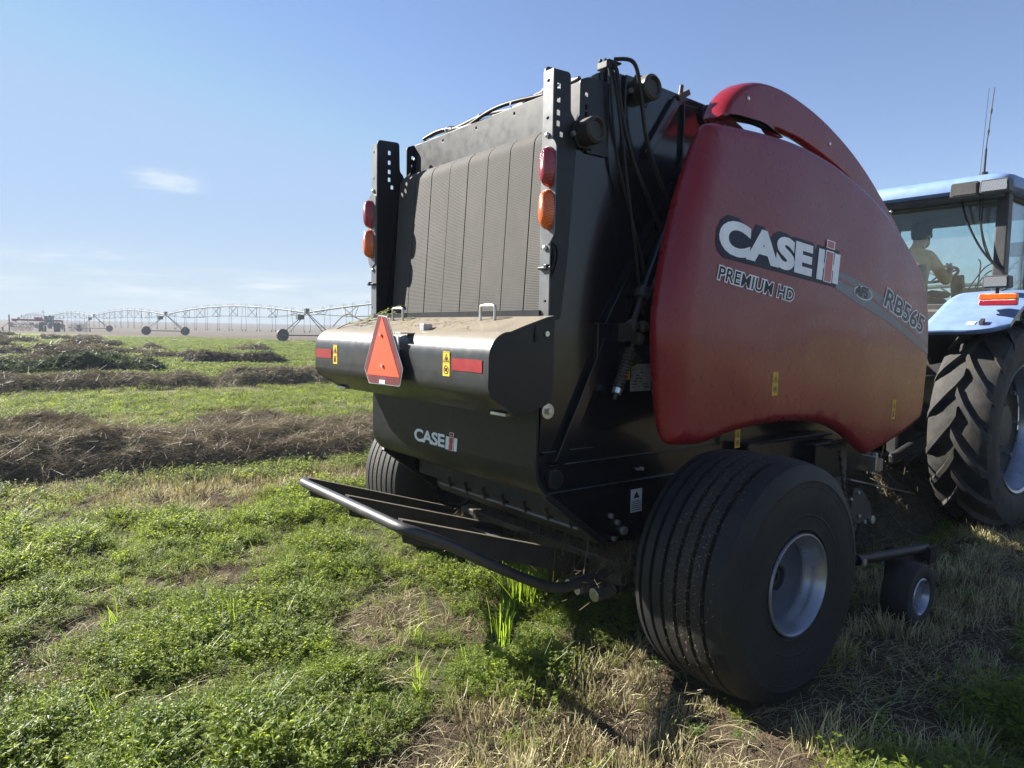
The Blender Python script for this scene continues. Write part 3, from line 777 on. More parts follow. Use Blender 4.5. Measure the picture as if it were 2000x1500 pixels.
# pictogram stickers: yellow field, black border lines, a warning triangle and a figure panel
def ring(poly, w):
    c = np.mean(poly, 0); P = [np.array(p) for p in poly]; n = len(P)
    q = []
    for i in range(n):
        d = P[i]-c; L = np.linalg.norm(d); q.append(tuple(P[i]-d/L*w))
    vs = [tuple(p) for p in P]+q
    return vs, [(i, (i+1) % n, n+(i+1) % n, n+i) for i in range(n)]
def pictogram(fn, w, h, parent, kind=0, nm='warning_sticker'):
    """fn(u, v, off) maps the sticker (centre 0, 0) to its place"""
    s = flat(*slab([(-w/2, -h/2), (w/2, -h/2), (w/2, h/2), (-w/2, h/2)]), lambda u, v: fn(u, v, 0.0015), nm, M['sticker_yellow'], parent, cut=0.06)
    vs, fs = [], []
    def put(a):
        b = len(vs); vs.extend(a[0]); fs.extend([tuple(b+i for i in q) for q in a[1]])
    put(ring([(-w*0.46, h*0.03), (w*0.46, h*0.03), (w*0.46, h*0.475), (-w*0.46, h*0.475)], w*0.03))
    put(ring([(-w*0.40, h*0.08), (w*0.40, h*0.08), (0, h*0.43)], w*0.11))
    put(slab([(-w*0.14, h*0.13), (w*0.16, h*0.13), (w*0.08, h*0.27), (-w*0.02, h*0.29)]))
    if kind == 0:
        put(ring([(w*0.36*math.cos(a), -h*0.24+w*0.36*math.sin(a)) for a in np.linspace(0, 2*math.pi, 17)[:-1]], w*0.07))
        put(slab([(-w*0.20, -h*0.30), (w*0.05, -h*0.30), (w*0.20, -h*0.15), (-w*0.05, -h*0.17)]))
        put(slab([(-w*0.28, -h*0.18), (-w*0.22, -h*0.15), (w*0.28, -h*0.31), (w*0.22, -h*0.34)]))
    else:
        put(slab([(-w*0.30, -h*0.42), (-w*0.12, -h*0.42), (-w*0.10, -h*0.08), (-w*0.24, -h*0.06)]))
        put(slab([(w*0.02, -h*0.40), (w*0.30, -h*0.36), (w*0.14, -h*0.22), (w*0.32, -h*0.06), (w*0.10, -h*0.08), (w*0.0, -h*0.24)]))
    flat(vs, fs, lambda u, v: fn(u, v, 0.0028), 'pictogram', M['print_black'], s)
    return s
for x, w, k in ((0.584, 0.056, 0), (-0.612, 0.056, 1)):
    pictogram(lambda u, v, o, x=x: (x+u, -1.213-o, 1.513+v+0.0), w, 0.110, hood, k)
for x0, x1 in ((0.632, 0.862), (-0.893, -0.664)):
    flat(*slab([(x0, 1.487), (x1, 1.487), (x1, 1.541), (x0, 1.541)]), lambda u, v: (u, -1.2155, v), 'red_reflector', M['reflector_red'], hood)

# slow vehicle sign standing on the hood
SGY = -1.246
def sfn(u, v, d): return (u, SGY-d, v)
sq = lambda px, py: (float(on_y(px, py, SGY)[0]), float(on_y(px, py, SGY)[2]))
cor = [sq(722, 748), sq(782, 755), sq(788, 720), sq(757, 617.5), sq(740, 614.5), sq(713, 718)]
cm = np.mean(cor, 0)
m = MB(); m.prism(rounded(cor, 0.010, 3), sfn, 0.0, 0.004)
sign = m.build('slow_vehicle_sign', M['plate_silver'], baler)
inn = [tuple(cm+(np.array(p)-cm)*0.972) for p in cor]
flat(*slab(rounded(inn, 0.010, 3)), lambda u, v: sfn(u, v, 0.0055), 'sign_border', M['sign_red'], sign)
flat(*slab([sq(719.5, 730.5), sq(782, 737), sq(748, 618.5)]), lambda u, v: sfn(u, v, 0.0070), 'sign_triangle', M['orange_fluor'], sign)
flat(*slab([sq(743, 748.5), sq(754, 749.5), sq(754, 742.5), sq(743, 741.5)]), lambda u, v: sfn(u, v, 0.0070), 'sign_sticker', M['sticker_white'], sign)
for u, v in (sq(747, 654), sq(750, 714)):
    m = MB(); m.tube([sfn(u, v, 0.006), sfn(u, v, 0.016)], 0.009, 6); m.build('sign_screw', M['zinc'], sign)
m = MB(); m.box((0.175, -1.19, 1.645), (0.065, 0.10, 0.006)); m.box((0.165, -1.238, 1.57), (0.05, 0.006, 0.12)); m.build('sign_stay', M['plate_silver'], sign, bevel=0.001)
m = MB(); m.box((0.215, -1.10, 1.675), (0.04, 0.05, 0.035)); m.build('sign_socket', M['plate_silver'], hood, bevel=0.003)

M['ramp_paint'] = mat('ramp_paint', (0.030, 0.031, 0.034), 0.45, coat=0.05, dust=0.14)
# the bale ramp: bent tube and three flat bars
zt, zb = 0.780, 0.385
tube = [(-0.62, -0.45, zb+0.07), (-0.64, -0.70, 0.44), (-0.66, -1.06, 0.60), (-0.665, -1.30, 0.733), (-0.655, -1.37, 0.772), (-0.60, -1.40, zt), (-0.35, -1.40, zt), (0.0, -1.40, zt), (0.35, -1.40, zt), (0.50, -1.395, zt-0.002), (0.57, -1.34, 0.757), (0.61, -1.20, 0.69),
        (0.64, -1.00, 0.575), (0.665, -0.74, 0.440), (0.675, -0.62, 0.393), (0.68, -0.50, 0.380), (0.68, -0.25, 0.40), (0.68, 0.0, 0.42)]
m = MB(); m.tube(smoothpath(tube, 5), 0.026, 14)
ramp = m.build('bale_ramp', M['ramp_paint'], baler, smooth=60)
for x, xo in ((-0.60, -0.03), (-0.075, -0.02), (0.485, 0.02)):
    m = MB(); poly = [(-1.385, 0.812), (-1.37, 0.700), (-0.45, 0.400), (0.05, 0.255), (0.05, 0.305), (-0.45, 0.520)]
    m.prism(poly, lambda u, v, d, x=x, xo=xo: (x+d+xo*(u+1.4), u, v), -0.006, 0.006)
    m.prism([(-1.385, 0.812), (-0.45, 0.520), (-0.45, 0.512), (-1.385, 0.804)], lambda u, v, d, x=x, xo=xo: (x+d+xo*(u+1.4), u, v), -0.022, 0.0215)
    m.build('ramp_bar', M['dark_steel'], ramp)
for x0, x1 in ((-0.60, -0.10), (-0.08, 0.50)):
    m = MB(); m.add([(x0, -0.60, 0.520), (x1, -0.47, 0.470), (x1, -0.34, 0.405), (x0, -0.42, 0.470)], [(0, 1, 2, 3)])
    o = m.build('ramp_plate', M['grey_paint'], ramp); sd = o.modifiers.new('thickness', 'SOLIDIFY'); sd.thickness = 0.006
m = MB(); m.box((0, -0.18, 0.40), (1.52, 0.10, 0.12)); m.box((0, 0.05, 0.47), (1.5, 0.12, 0.16)); m.build('lower_cross_member', M['dark_steel'], baler, bevel=0.01)
for x, z, r_ in ((0.46, 0.285, 0.030), (0.53, 0.270, 0.026), (0.66, 0.285, 0.038)):
    m = MB(); m.cyl((x, -0.33, z), (x+0.01, -0.20, z+0.01), r_, 14); m.build('coupler', M['steel'], baler, smooth=40, bevel=0.004)
m = MB(); m.tube(smoothpath([(0.46, -0.2, 0.29), (0.50, 0.0, 0.31), (0.6, 0.2, 0.42)], 4), 0.016, 8); m.tube(smoothpath([(0.66, -0.2, 0.29), (0.68, 0.0, 0.30), (0.64, 0.25, 0.42)], 4), 0.016, 8)
m.build('coupler_hose', M['hose_rubber'], baler, smooth=60)

# lower belts seen through the tailgate mouth, with the stripper rod and its fins
for i in range(8):
    a, b = bounds[i]+0.012, bounds[i+1]-0.012
    m = MB(); path = [(-0.74, 0.93), (-0.62, 0.82), (-0.48, 0.725), (-0.30, 0.60), (-0.10, 0.52)]
    m.add([(x, y+0.03, z+0.02) for y, z in path for x in (a, b)], [(2*k, 2*k+1, 2*k+3, 2*k+2) for k in range(4)])
    o = m.build('lower_belt', M['belt_dark'], baler); sd = o.modifiers.new('thickness', 'SOLIDIFY'); sd.thickness = 0.008
m = MB(); m.cyl((-0.50, -0.56, 0.705), (0.775, -0.56, 0.705), 0.0095, 10); rod = m.build('stripper_rod', M['grey_paint'], baler, smooth=50)
for x in (-0.36, -0.18, 0.0, 0.185, 0.375, 0.56, 0.735):
    m = MB(); m.prism([(-0.575, 0.70), (-0.545, 0.70), (-0.50, 0.80), (-0.60, 0.765)], lambda u, v, d, x=x: (x+d, u, v), -0.003, 0.003); m.build('fin', M['dark_steel'], rod)
m = MB(); m.cyl((-0.78, -0.33, 0.66), (0.78, -0.33, 0.66), 0.085, 20); m.build('floor_roller', M['dark_steel'], baler, smooth=40)
for s in (1, -1):
    m = MB(); m.cyl((s*0.6, -0.18, 0.36), (s*0.60, -0.30, 0.36), 0.05, 12) if False else None

# bearings, hoses, cylinder and spring on the near wall
for y, z, nm in ((-0.615, 2.585, 0), (-0.245, 2.855, 1)):
    m = MB(); m.cyl((0.80, y, z), (0.815, y, z), 0.085, 6); b = m.build('bearing', M['black_paint'], baler, bevel=0.01)
    m = MB(); m.lathe([(0.0, 0.015), (0.062, 0.015), (0.062, 0.085), (0.052, 0.095), (0.046, 0.092), (0.040, 0.078), (0.0, 0.078)], (0.80, y, z), 28); m.build('bearing_housing', M['dark_steel'], b, smooth=40)
    for dy, dz in ((-0.085, -0.02), (0.075, 0.03)):
        MB().cyl((0.812, y+dy, z+dz), (0.830, y+dy, z+dz), 0.012, 6).build('bearing_bolt', M['zinc'], b)
m = MB(); m.lathe([(0.055, 0), (0.055, 0.02), (0.042, 0.02), (0.042, 0.0)], (0.792, 0.285, 2.842), 28); m.build('wall_collar', M['black_paint'], baler, smooth=40)
m = MB(); m.box((0.80, 0.13, 2.62), (0.03, 0.10, 0.48)); m.bar((0.803, -0.20, 2.55), (0.803, 0.02, 2.86), 0.05, 0.03, (1, 0, 0)); m.box((0.80, -0.30, 2.70), (0.02, 0.11, 0.42)); m.build('wall_stiffener', M['gloss_black'], baler, bevel=0.005)
m = MB(); m.box((0.785, -0.465, 2.925), (0.07, 0.06, 0.035)); m.box((0.80, -0.44, 2.946), (0.04, 0.09, 0.010)); m.box((0.77, -0.49, 2.950), (0.016, 0.016, 0.016)); m.build('hose_clamp', M['hose_rubber'], baler, bevel=0.006)
m = MB(); m.box((0.80, 0.08, 2.905), (0.03, 0.10, 0.03), np.array([[1, 0, 0], [0, .86, -.5], [0, .5, .86]])); m.cyl((0.80, 0.06, 2.90), (0.80, 0.07, 2.955), 0.012, 8); m.build('top_latch', M['dark_steel'], baler, bevel=0.004)
hs = [[(0.80, -0.47, 2.95), (0.83, -0.44, 2.90), (0.835, -0.40, 2.70), (0.835, -0.30, 2.48), (0.835, -0.10, 2.20), (0.83, -0.02, 2.05)],
      [(0.80, -0.45, 2.96), (0.845, -0.40, 2.93), (0.85, -0.36, 2.80), (0.85, -0.29, 2.58), (0.85, -0.16, 2.36), (0.84, 0.00, 2.18)],
      [(0.79, -0.42, 2.97), (0.86, -0.36, 2.95), (0.865, -0.31, 2.83), (0.865, -0.26, 2.62), (0.86, -0.14, 2.42), (0.85, 0.02, 2.26)],
      [(0.80, -0.49, 2.95), (0.825, -0.48, 2.88), (0.83, -0.46, 2.70), (0.83, -0.42, 2.50), (0.83, -0.34, 2.30), (0.83, -0.22, 2.02), (0.83, -0.19, 1.80)],
      [(0.80, -0.46, 2.94), (0.825, -0.45, 2.86), (0.845, -0.42, 2.66), (0.85, -0.37, 2.40), (0.85, -0.30, 2.10), (0.85, -0.25, 1.86), (0.85, -0.23, 1.76)]]
for i, h in enumerate(hs[:1]+hs[2:]):
    MB().tube(smoothpath(h, 6), 0.010 if i < 2 else 0.007, 8).build('hydraulic_hose', M['hose_rubber'], baler, smooth=60)
c0, c1, c2 = np.array((0.85, -0.305, 1.70)), np.array((0.85, -0.235, 1.86)), np.array((0.85, 0.06, 2.46))
m = MB(); m.tube([c1, c2], 0.034, 18); cyl = m.build('hydraulic_cylinder', M['gloss_black'], baler, smooth=50)
MB().tube([c0, c1], 0.016, 12).build('cylinder_rod', M['dark_steel'], cyl, smooth=50)
MB().tube([c1-(c2-c1)*0.03, c1+(c2-c1)*0.05], 0.038, 16).build('cylinder_collar', M['dark_steel'], cyl, smooth=50)
m = MB(); m.sphere(c0, 0.036, 12, 8); m.box(c0+np.array((0, -0.03, -0.03)), (0.05, 0.08, 0.09)); m.sphere(c0+np.array((0.01, 0.07, 0.0)), 0.03); m.sphere(c0+np.array((0.0, 0.05, -0.06)), 0.032); m.build('valve_block', M['dark_steel'], baler, smooth=50)
s0, s1 = np.array((0.845, -0.300, 1.585)), np.array((0.845, -0.385, 1.395)); d = s1-s0
m = MB(); ax = d/np.linalg.norm(d); e1 = np.array((1.0, 0, 0)); e2 = np.cross(ax, e1)
m.tube([s0+d*t+(e1*math.cos(t*2*math.pi*12)+e2*math.sin(t*2*math.pi*12))*0.024 for t in np.linspace(0, 1, 145)], 0.0058, 6)
sp = m.build('coil_spring', M['dark_steel'], baler, smooth=60)
MB().tube([s0-d*0.2, s1+d*0.28], 0.011, 10).build('spring_rod', M['dark_steel'], sp, smooth=60)
MB().tube([s1, s1+d*0.13], 0.024, 12).build('spring_nut', M['zinc'], sp, smooth=40)
m = MB(); m.prism([(-0.30, 1.60), (-0.20, 1.53), (-0.27, 1.50), (-0.33, 1.50)], lambda u, v, q: (q, u, v), 0.80, 0.84); m.build('spring_bracket', M['dark_steel'], baler, bevel=0.004)
def wallfn(y0, z0): return lambda u, v: (0.7945, y0+u, z0+v)
flat(*slab([(0, 0), (0.08, 0), (0.08, 0.075), (0, 0.075)]), wallfn(-0.315, 1.432), 'warning_sticker', M['sticker_yellow'], baler)
flat(*ring([(0.008, 0.008), (0.072, 0.008), (0.072, 0.067), (0.008, 0.067)], 0.006), lambda u, v: (0.7955, -0.315+u, 1.432+v), 'sticker_print', M['print_black'], baler)
flat(*slab([(0, 0), (0.155, 0), (0.155, 0.140), (0, 0.140)]), wallfn(-0.243, 1.370), 'data_plate', M['plate_silver'], baler)
rows = []
for r_ in range(7):
    u = 0.015
    while u < 0.13:
        w = random.uniform(0.006, 0.025)
        if random.random() < 0.45: rows.append([(u, 0.018+r_*0.015), (u+w, 0.018+r_*0.015), (u+w, 0.024+r_*0.015), (u, 0.024+r_*0.015)])
        u += w+0.006
flat(*polys(rows), lambda u, v: (0.7957, -0.243+u, 1.370+v), 'plate_print', M['print_black'], baler)['kind'] = 'stuff'
flat(*slab([(0, 0), (0.085, 0), (0.085, 0.122), (0, 0.122)]), wallfn(-0.213, 0.738), 'data_label', M['sticker_white'], baler)
rows = [[(0.008, 0.01+k*0.011), (0.077, 0.01+k*0.011), (0.077, 0.014+k*0.011), (0.008, 0.014+k*0.011)] for k in range(5)] + [[(0.02, 0.075), (0.065, 0.075), (0.042, 0.11)]]
flat(*polys(rows), lambda u, v: (0.7957, -0.213+u, 0.738+v), 'label_print', M['decal_navy'], baler)['kind'] = 'stuff'
for y, z, r_ in ((-0.36, 0.745, 0.013), (-0.315, 0.705, 0.014), (-0.265, 0.655, 0.022), (-0.335, 0.625, 0.013), (-0.175, 0.965, 0.008), (-0.145, 0.965, 0.010)):
    MB().cyl((0.79, y, z), (0.812, y, z), r_, 12).build('wall_bolt', M['steel'], baler, smooth=40, bevel=0.003)
# ------------------------------------------------------------------ red side panel and the red shield above it
XP = 1.155
def panel_x(y, z): return XP - 0.030*(z-1.75)**2 - 0.008*(y-0.9)**2
def shell(outline, xfun, name, parent, nres=5, thick=0.012, cut=0.09):
    """outline: (y, z, x at the rim, inset of the rounded edge); a dished shell with rolled edges"""
    P = [np.array(p, float) for p in outline]; n = len(P)
    ring0 = np.array([(p[0], p[1]) for p in P]); nxt = np.roll(ring0, -1, 0); prv = np.roll(ring0, 1, 0)
    tg = nxt-prv; tg /= np.linalg.norm(tg, axis=1)[:, None]
    area = 0.5*np.sum(ring0[:, 0]*nxt[:, 1]-nxt[:, 0]*ring0[:, 1])
    nrm = np.stack([-tg[:, 1], tg[:, 0]], 1)*(1 if area > 0 else -1)
    X0 = np.array([p[2] for p in P]); D = np.array([p[3] for p in P])
    for _ in range(3): nrm = (nrm+np.roll(nrm, 1, 0)+np.roll(nrm, -1, 0)); nrm /= np.linalg.norm(nrm, axis=1)[:, None]
    m = MB(); ts = np.linspace(0, 1, nres+1); rings = []
    back = [(X0[i]-0.02, *(ring0[i]+nrm[i]*thick)) for i in range(n)]
    rings.append(back)
    for t in ts:
        q = ring0+nrm*(D*(1-math.cos(t*math.pi/2)))[:, None]
        e = math.sin(t*math.pi/2)
        rings.append([(X0[i]+(xfun(q[i, 0], q[i, 1])-X0[i])*e, q[i, 0], q[i, 1]) for i in range(n)])
    vs = [p for r_ in rings for p in r_]; L = len(rings)
    fs = [(a*n+i, a*n+(i+1) % n, (a+1)*n+(i+1) % n, (a+1)*n+i) for a in range(L-1) for i in range(n)]
    m.add(vs, fs)
    bm = bmesh.new(); vv = [bm.verts.new((p[1], p[2], 0)) for p in rings[-1]]; bm.faces.new(vv)
    bmesh.ops.triangulate(bm, faces=bm.faces[:])
    for ax in (0, 1):
        lo = min(v.co[ax] for v in bm.verts); hi = max(v.co[ax] for v in bm.verts); z = lo+cut
        while z < hi:
            no = [0, 0, 0]; no[ax] = 1; co = [0, 0, 0]; co[ax] = z
            bmesh.ops.bisect_plane(bm, geom=bm.verts[:]+bm.edges[:]+bm.faces[:], plane_co=co, plane_no=no); z += cut
    bm.verts.index_update()
    m.add([(xfun(v.co.x, v.co.y), v.co.x, v.co.y) for v in bm.verts], [tuple(v.index for v in f.verts) for f in bm.faces]); bm.free()
    bm = bmesh.new(); me = bpy.data.meshes.new('x'); me.from_pydata(m.v, [], m.f); bm.from_mesh(me); bmesh.ops.remove_doubles(bm, verts=bm.verts, dist=0.0004)
    m.v = [tuple(v.co) for v in bm.verts]; m.f = [tuple(v.index for v in f.verts) for f in bm.faces]; bm.free(); bpy.data.meshes.remove(me)
    o = m.build(name, M['red_paint'], parent, smooth=50)
    wn_ = o.modifiers.new('weighted', 'WEIGHTED_NORMAL'); wn_.keep_sharp = True
    return o
def soften(pts, k=5):
    A = np.array(pts, float); n = len(A); w = np.hanning(2*k+3)[1:-1]; w /= w.sum()
    for c in (2, 3): A[:, c] = sum(w[j+k]*np.roll(A[:, c], j) for j in range(-k, k+1))
    return [tuple(p) for p in A]
pix = [(1390, 239, 1.100, .055), (1377, 246, 1.088, .085), (1362, 275, 1.070, .120), (1345, 320, 1.055, .135), (1322, 395, 1.050, .135), (1303, 480, 1.050, .135), (1288, 570, 1.050, .135), (1281, 655, 1.050, .135), (1284, 745, 1.055, .13), (1291, 815, 1.068, .115), (1298, 850, 1.082, .09), (1309, 866, 1.093, .07), (1330, 870, 1.103, .055),
       (1372, 867, 1.113, .05), (1410, 852, 1.118, .05), (1450, 839, 1.12, .05), (1500, 828, 1.12, .05), (1560, 823, 1.12, .05), (1605, 828, 1.12, .05), (1640, 844, 1.12, .05), (1668, 868, 1.12, .05), (1690, 886, 1.12, .05), (1712, 880, 1.12, .05), (1760, 850, 1.122, .045), (1792, 825, 1.128, .035), (1804, 808, 1.135, .03),
       (1811, 760, 1.145, .022), (1817, 690, 1.148, .022), (1818, 620, 1.148, .022), (1812, 560, 1.146, .022), (1800, 523, 1.143, .025), (1772, 472, 1.138, .03), (1742, 425, 1.133, .04), (1702, 379, 1.13, .045), (1652, 334, 1.13, .045), (1602, 300, 1.13, .045), (1552, 276, 1.13, .045), (1502, 260, 1.128, .045), (1452, 248, 1.122, .045), (1412, 240, 1.11, .05)]
ol = []
for px, py, X_, d_ in pix:
    p = on_x(px, py, X_); ol.append((p[1], p[2], X_-0.03, d_))
ol = soften(smoothpath(ol, 4, closed=True))
panel = shell(ol, panel_x, 'side_panel', baler)
left = panel.copy(); COL.objects.link(left)                    # the same panel on the far side, mirrored
left.data = panel.data.copy()
for v in left.data.vertices: v.co.x = -v.co.x
left.data.flip_normals()
def shield_x(y, z): return 1.035
pix = [(1402, 230, .03), (1410, 212, .045), (1421, 190, .05), (1432, 175, .05), (1447, 163, .045), (1465, 157, .04), (1486, 158, .03), (1515, 169, .022), (1550, 189, .02), (1600, 229, .018), (1650, 283, .016), (1690, 338, .014), (1725, 398, .012), (1748, 440, .010), (1766, 488, .006),
       (1752, 470, .005), (1728, 432, .007), (1695, 390, .010), (1645, 340, .012), (1600, 302, .012), (1560, 274, .012), (1535, 262, .012), (1508, 250, .012), (1519, 263, .008), (1526, 270, .006), (1513, 268, .006), (1500, 259, .008), (1492, 247, .010), (1470, 240, .014), (1440, 234, .02)]
ol = []
for px, py, d_ in pix:
    p = on_x(px, py, 1.02); ol.append((p[1], p[2], 1.03-min(0.10, d_*2.2), d_))
ol = smoothpath(ol, 3, closed=True)
shield = shell(ol, shield_x, 'top_shield', baler, thick=0.004, cut=0.3)
for px, py in ((1462, 192), (1621, 281), (1740, 414)):
    p = on_x(px, py, 1.038); MB().sphere(p, 0.012, 10, 6, (0.5, 1, 1)).build('shield_screw', M['zinc'], shield, smooth=60)
m = MB(); p = on_x(1500, 255, 0.96)
m.bar((0.80, 0.55, 2.66), (0.99, 0.62, 2.76), 0.05, 0.05); m.build('shield_bracket', M['black_paint'], baler)
m = MB(); m.box((0.70, 1.35, 2.67), (0.30, 0.34, 0.12)); m.box((0.4, 1.1, 2.70), (0.7, 0.10, 0.05)); m.build('twine_box', M['plate_silver'], baler, bevel=0.01)

# print on the red panel
def pfn(y0, z0, ang, off):
    ca, sa = math.cos(ang), math.sin(ang)
    def fn(u, v):
        y = y0+u*ca-v*sa; z = z0+u*sa+v*ca
        return (panel_x(y, z)+off, y, z)
    return fn
def outlined(body, w, h, y0, z0, ang, in_mat, out_mat, bold, edge, shear, name, space=1.0):
    lo = text_faces(body, bold+edge, shear, space=space); hi = text_faces(body, bold, shear, space=space)
    u0 = min(u for u, _ in hi[0]); u1 = max(u for u, _ in hi[0]); v0 = min(v for _, v in hi[0]); v1 = max(v for _, v in hi[0])
    sc = lambda q: ([((u-u0)/(u1-u0)*w, (v-v0)/(v1-v0)*h) for u, v in q[0]], q[1])
    a = flat(*sc(lo), pfn(y0, z0, ang, 0.0034), name+'_outline', out_mat, panel, cut=0.12)
    flat(*sc(hi), pfn(y0, z0, ang, 0.0046), name, in_mat, panel, cut=0.12)
pf = lambda px, py: on_x(px, py, XP)[1:]
sw = lambda L, off, nm, mt: flat(*slab([tuple(pf(*p)) for p in smoothpath(L[0], 5)]+[tuple(pf(*p)) for p in smoothpath(L[1], 5)][::-1]), lambda u, v: (panel_x(u, v)+off, u, v), nm, mt, panel, cut=0.10)
# sweeping grey band that runs down to the front edge
sw([[(1640, 530), (1690, 556), (1740, 590), (1780, 622), (1817, 657)], [(1628, 560), (1668, 588), (1715, 616), (1770, 655), (1817, 692)]], 0.0014, 'sweep_band', M['decal_grey'])
sw([[(1640, 540), (1690, 571), (1740, 607), (1780, 640), (1817, 673)], [(1638, 546), (1690, 577), (1740, 613), (1780, 646), (1817, 679)]], 0.0024, 'sweep_line', M['red_paint'])
# maker's name: dark backing, pale letters
ang = math.atan2(1.997-2.057, 0.783-0.054)
vs, fs = fit_text('CASE', 0.835, 0.172, bold=0.056, space=1.02)
vb, fb_ = text_faces('CASE', 0.038+0.075, space=0.97)
v1, f1 = text_faces('CASE', 0.038, space=0.97)
u0 = min(u for u, _ in v1); u1 = max(u for u, _ in v1); w0 = min(v for _, v in v1); w1 = max(v for _, v in v1)
back = polys([[(-0.020, 0.05), (-0.006, 0.010), (0.05, -0.020), (0.20, -0.020), (1.105, -0.020), (1.122, 0.190), (0.885, 0.188), (0.872, 0.155), (0.852, 0.155), (0.838, 0.188), (0.645, 0.188), (0.605, 0.180), (0.575, 0.192), (0.500, 0.192), (0.455, 0.172), (0.435, 0.145),
               (0.385, 0.145), (0.368, 0.188), (0.292, 0.188), (0.270, 0.140), (0.222, 0.135), (0.195, 0.172), (0.14, 0.192), (0.06, 0.190), (0.010, 0.160), (-0.018, 0.105)]])
flat(*back, pfn(-0.045, 2.062, ang, 0.0024), 'maker_backing', M['decal_navy'], panel, cut=0.10)
flat(vs, fs, pfn(-0.045, 2.062, ang, 0.0046), 'maker_lettering', M['decal_silver'], panel, cut=0.10)
st, ou, ba = ih_mark(0.235, 0.172)
sh = lambda P: [[(u+v*0.06, v) for u, v in p] for p in P]
for q in sh(st): flat(*slab(q), pfn(0.835, 1.988, ang, 0.0046), 'maker_stem', M['decal_silver'], panel, cut=0.10)
flat(*polys(sh(ou)), pfn(0.835, 1.988, ang, 0.0056), 'maker_bar_outline', M['decal_silver'], panel, cut=0.10)
flat(*polys(sh(ba)), pfn(0.835, 1.988, ang, 0.0066), 'maker_bar', M['decal_red'], panel, cut=0.10)
outlined('PREMIUM HD', 0.66, 0.066, -0.040, 1.933, math.atan2(1.850-1.933, 0.656), M['decal_charcoal'], M['decal_silver'], 0.012, 0.066, 0.10, 'grade_lettering', 1.05)
outlined('RB565', 0.615, 0.120, 1.655, 1.872, math.atan2(1.692-1.862, 0.582), M['decal_slate'], M['decal_silver'], 0.024, 0.046, 0.08, 'type_lettering', 1.04)
el = [(0.115*math.cos(a), 0.040*math.sin(a)) for a in np.linspace(0, 2*math.pi, 33)[:-1]]
flat(*slab(el), pfn(1.385, 1.935, -0.12, 0.0030), 'badge_oval', M['decal_silver'], panel)
flat(*slab([(u*0.93, v*0.86) for u, v in el]), pfn(1.385, 1.935, -0.12, 0.0040), 'badge_field', M['decal_grey'], panel)
outlined('AFS', 0.165, 0.068, 1.275, 1.925, -0.16, M['print_black'], M['decal_silver'], 0.035, 0.035, 0.18, 'badge_lettering')
for y, z, w, h, k in ((0.490, 1.413, 0.052, 0.126, 0), (1.905, 1.203, 0.050, 0.130, 1)):
    pictogram(lambda u, v, o, y=y, z=z: (panel_x(y+u, z+v)+o, y+u, z+v), w, h, panel, k)
for px, py, X in ((1440, 856, 0.86), (1597, 856, 0.86)):
    p = on_x(px, py, X); pictogram(lambda u, v, o, p=p, X=X: (X+o, p[1]+u, p[2]+v), 0.05, 0.11, baler, 0)

# ------------------------------------------------------------------ carrying wheels
RW, XW = 0.5583, 1.366
def tyre_profile():
    gv = [-0.195, -0.130, -0.062, 0.008, 0.078, 0.148]; w = 0.0085; d_ = 0.020
    pr = [(0.222, -0.225), (0.250, -0.248), (0.33, -0.266), (0.42, -0.268), (0.475, -0.262), (0.515, -0.248), (0.538, -0.232)]
    crown = lambda x: RW-0.016*(abs(x)/0.22)**2.2
    pr.append((crown(-0.215)-0.002, -0.216))
    for g in gv:
        pr += [(crown(g-w), g-w-0.0015), (crown(g)-d_, g-w+0.002), (crown(g)-d_, g+w-0.002), (crown(g+w), g+w+0.0015)]
    pr += [(crown(0.185), 0.185), (crown(0.216)-0.003, 0.214), (0.536, 0.232), (0.515, 0.248), (0.478, 0.261), (0.470, 0.2655), (0.462, 0.2635), (0.42, 0.268), (0.33, 0.266), (0.262, 0.252), (0.250, 0.254), (0.243, 0.246), (0.222, 0.236)]
    return pr
M['disc_shaded_silver'] = mat('disc_shaded_silver', (0.050, 0.060, 0.090), 0.42, spec=0.35, dust=0.03, vary=0.05)  # same silver paint as the rim, with the dish's shade put into a darker colour
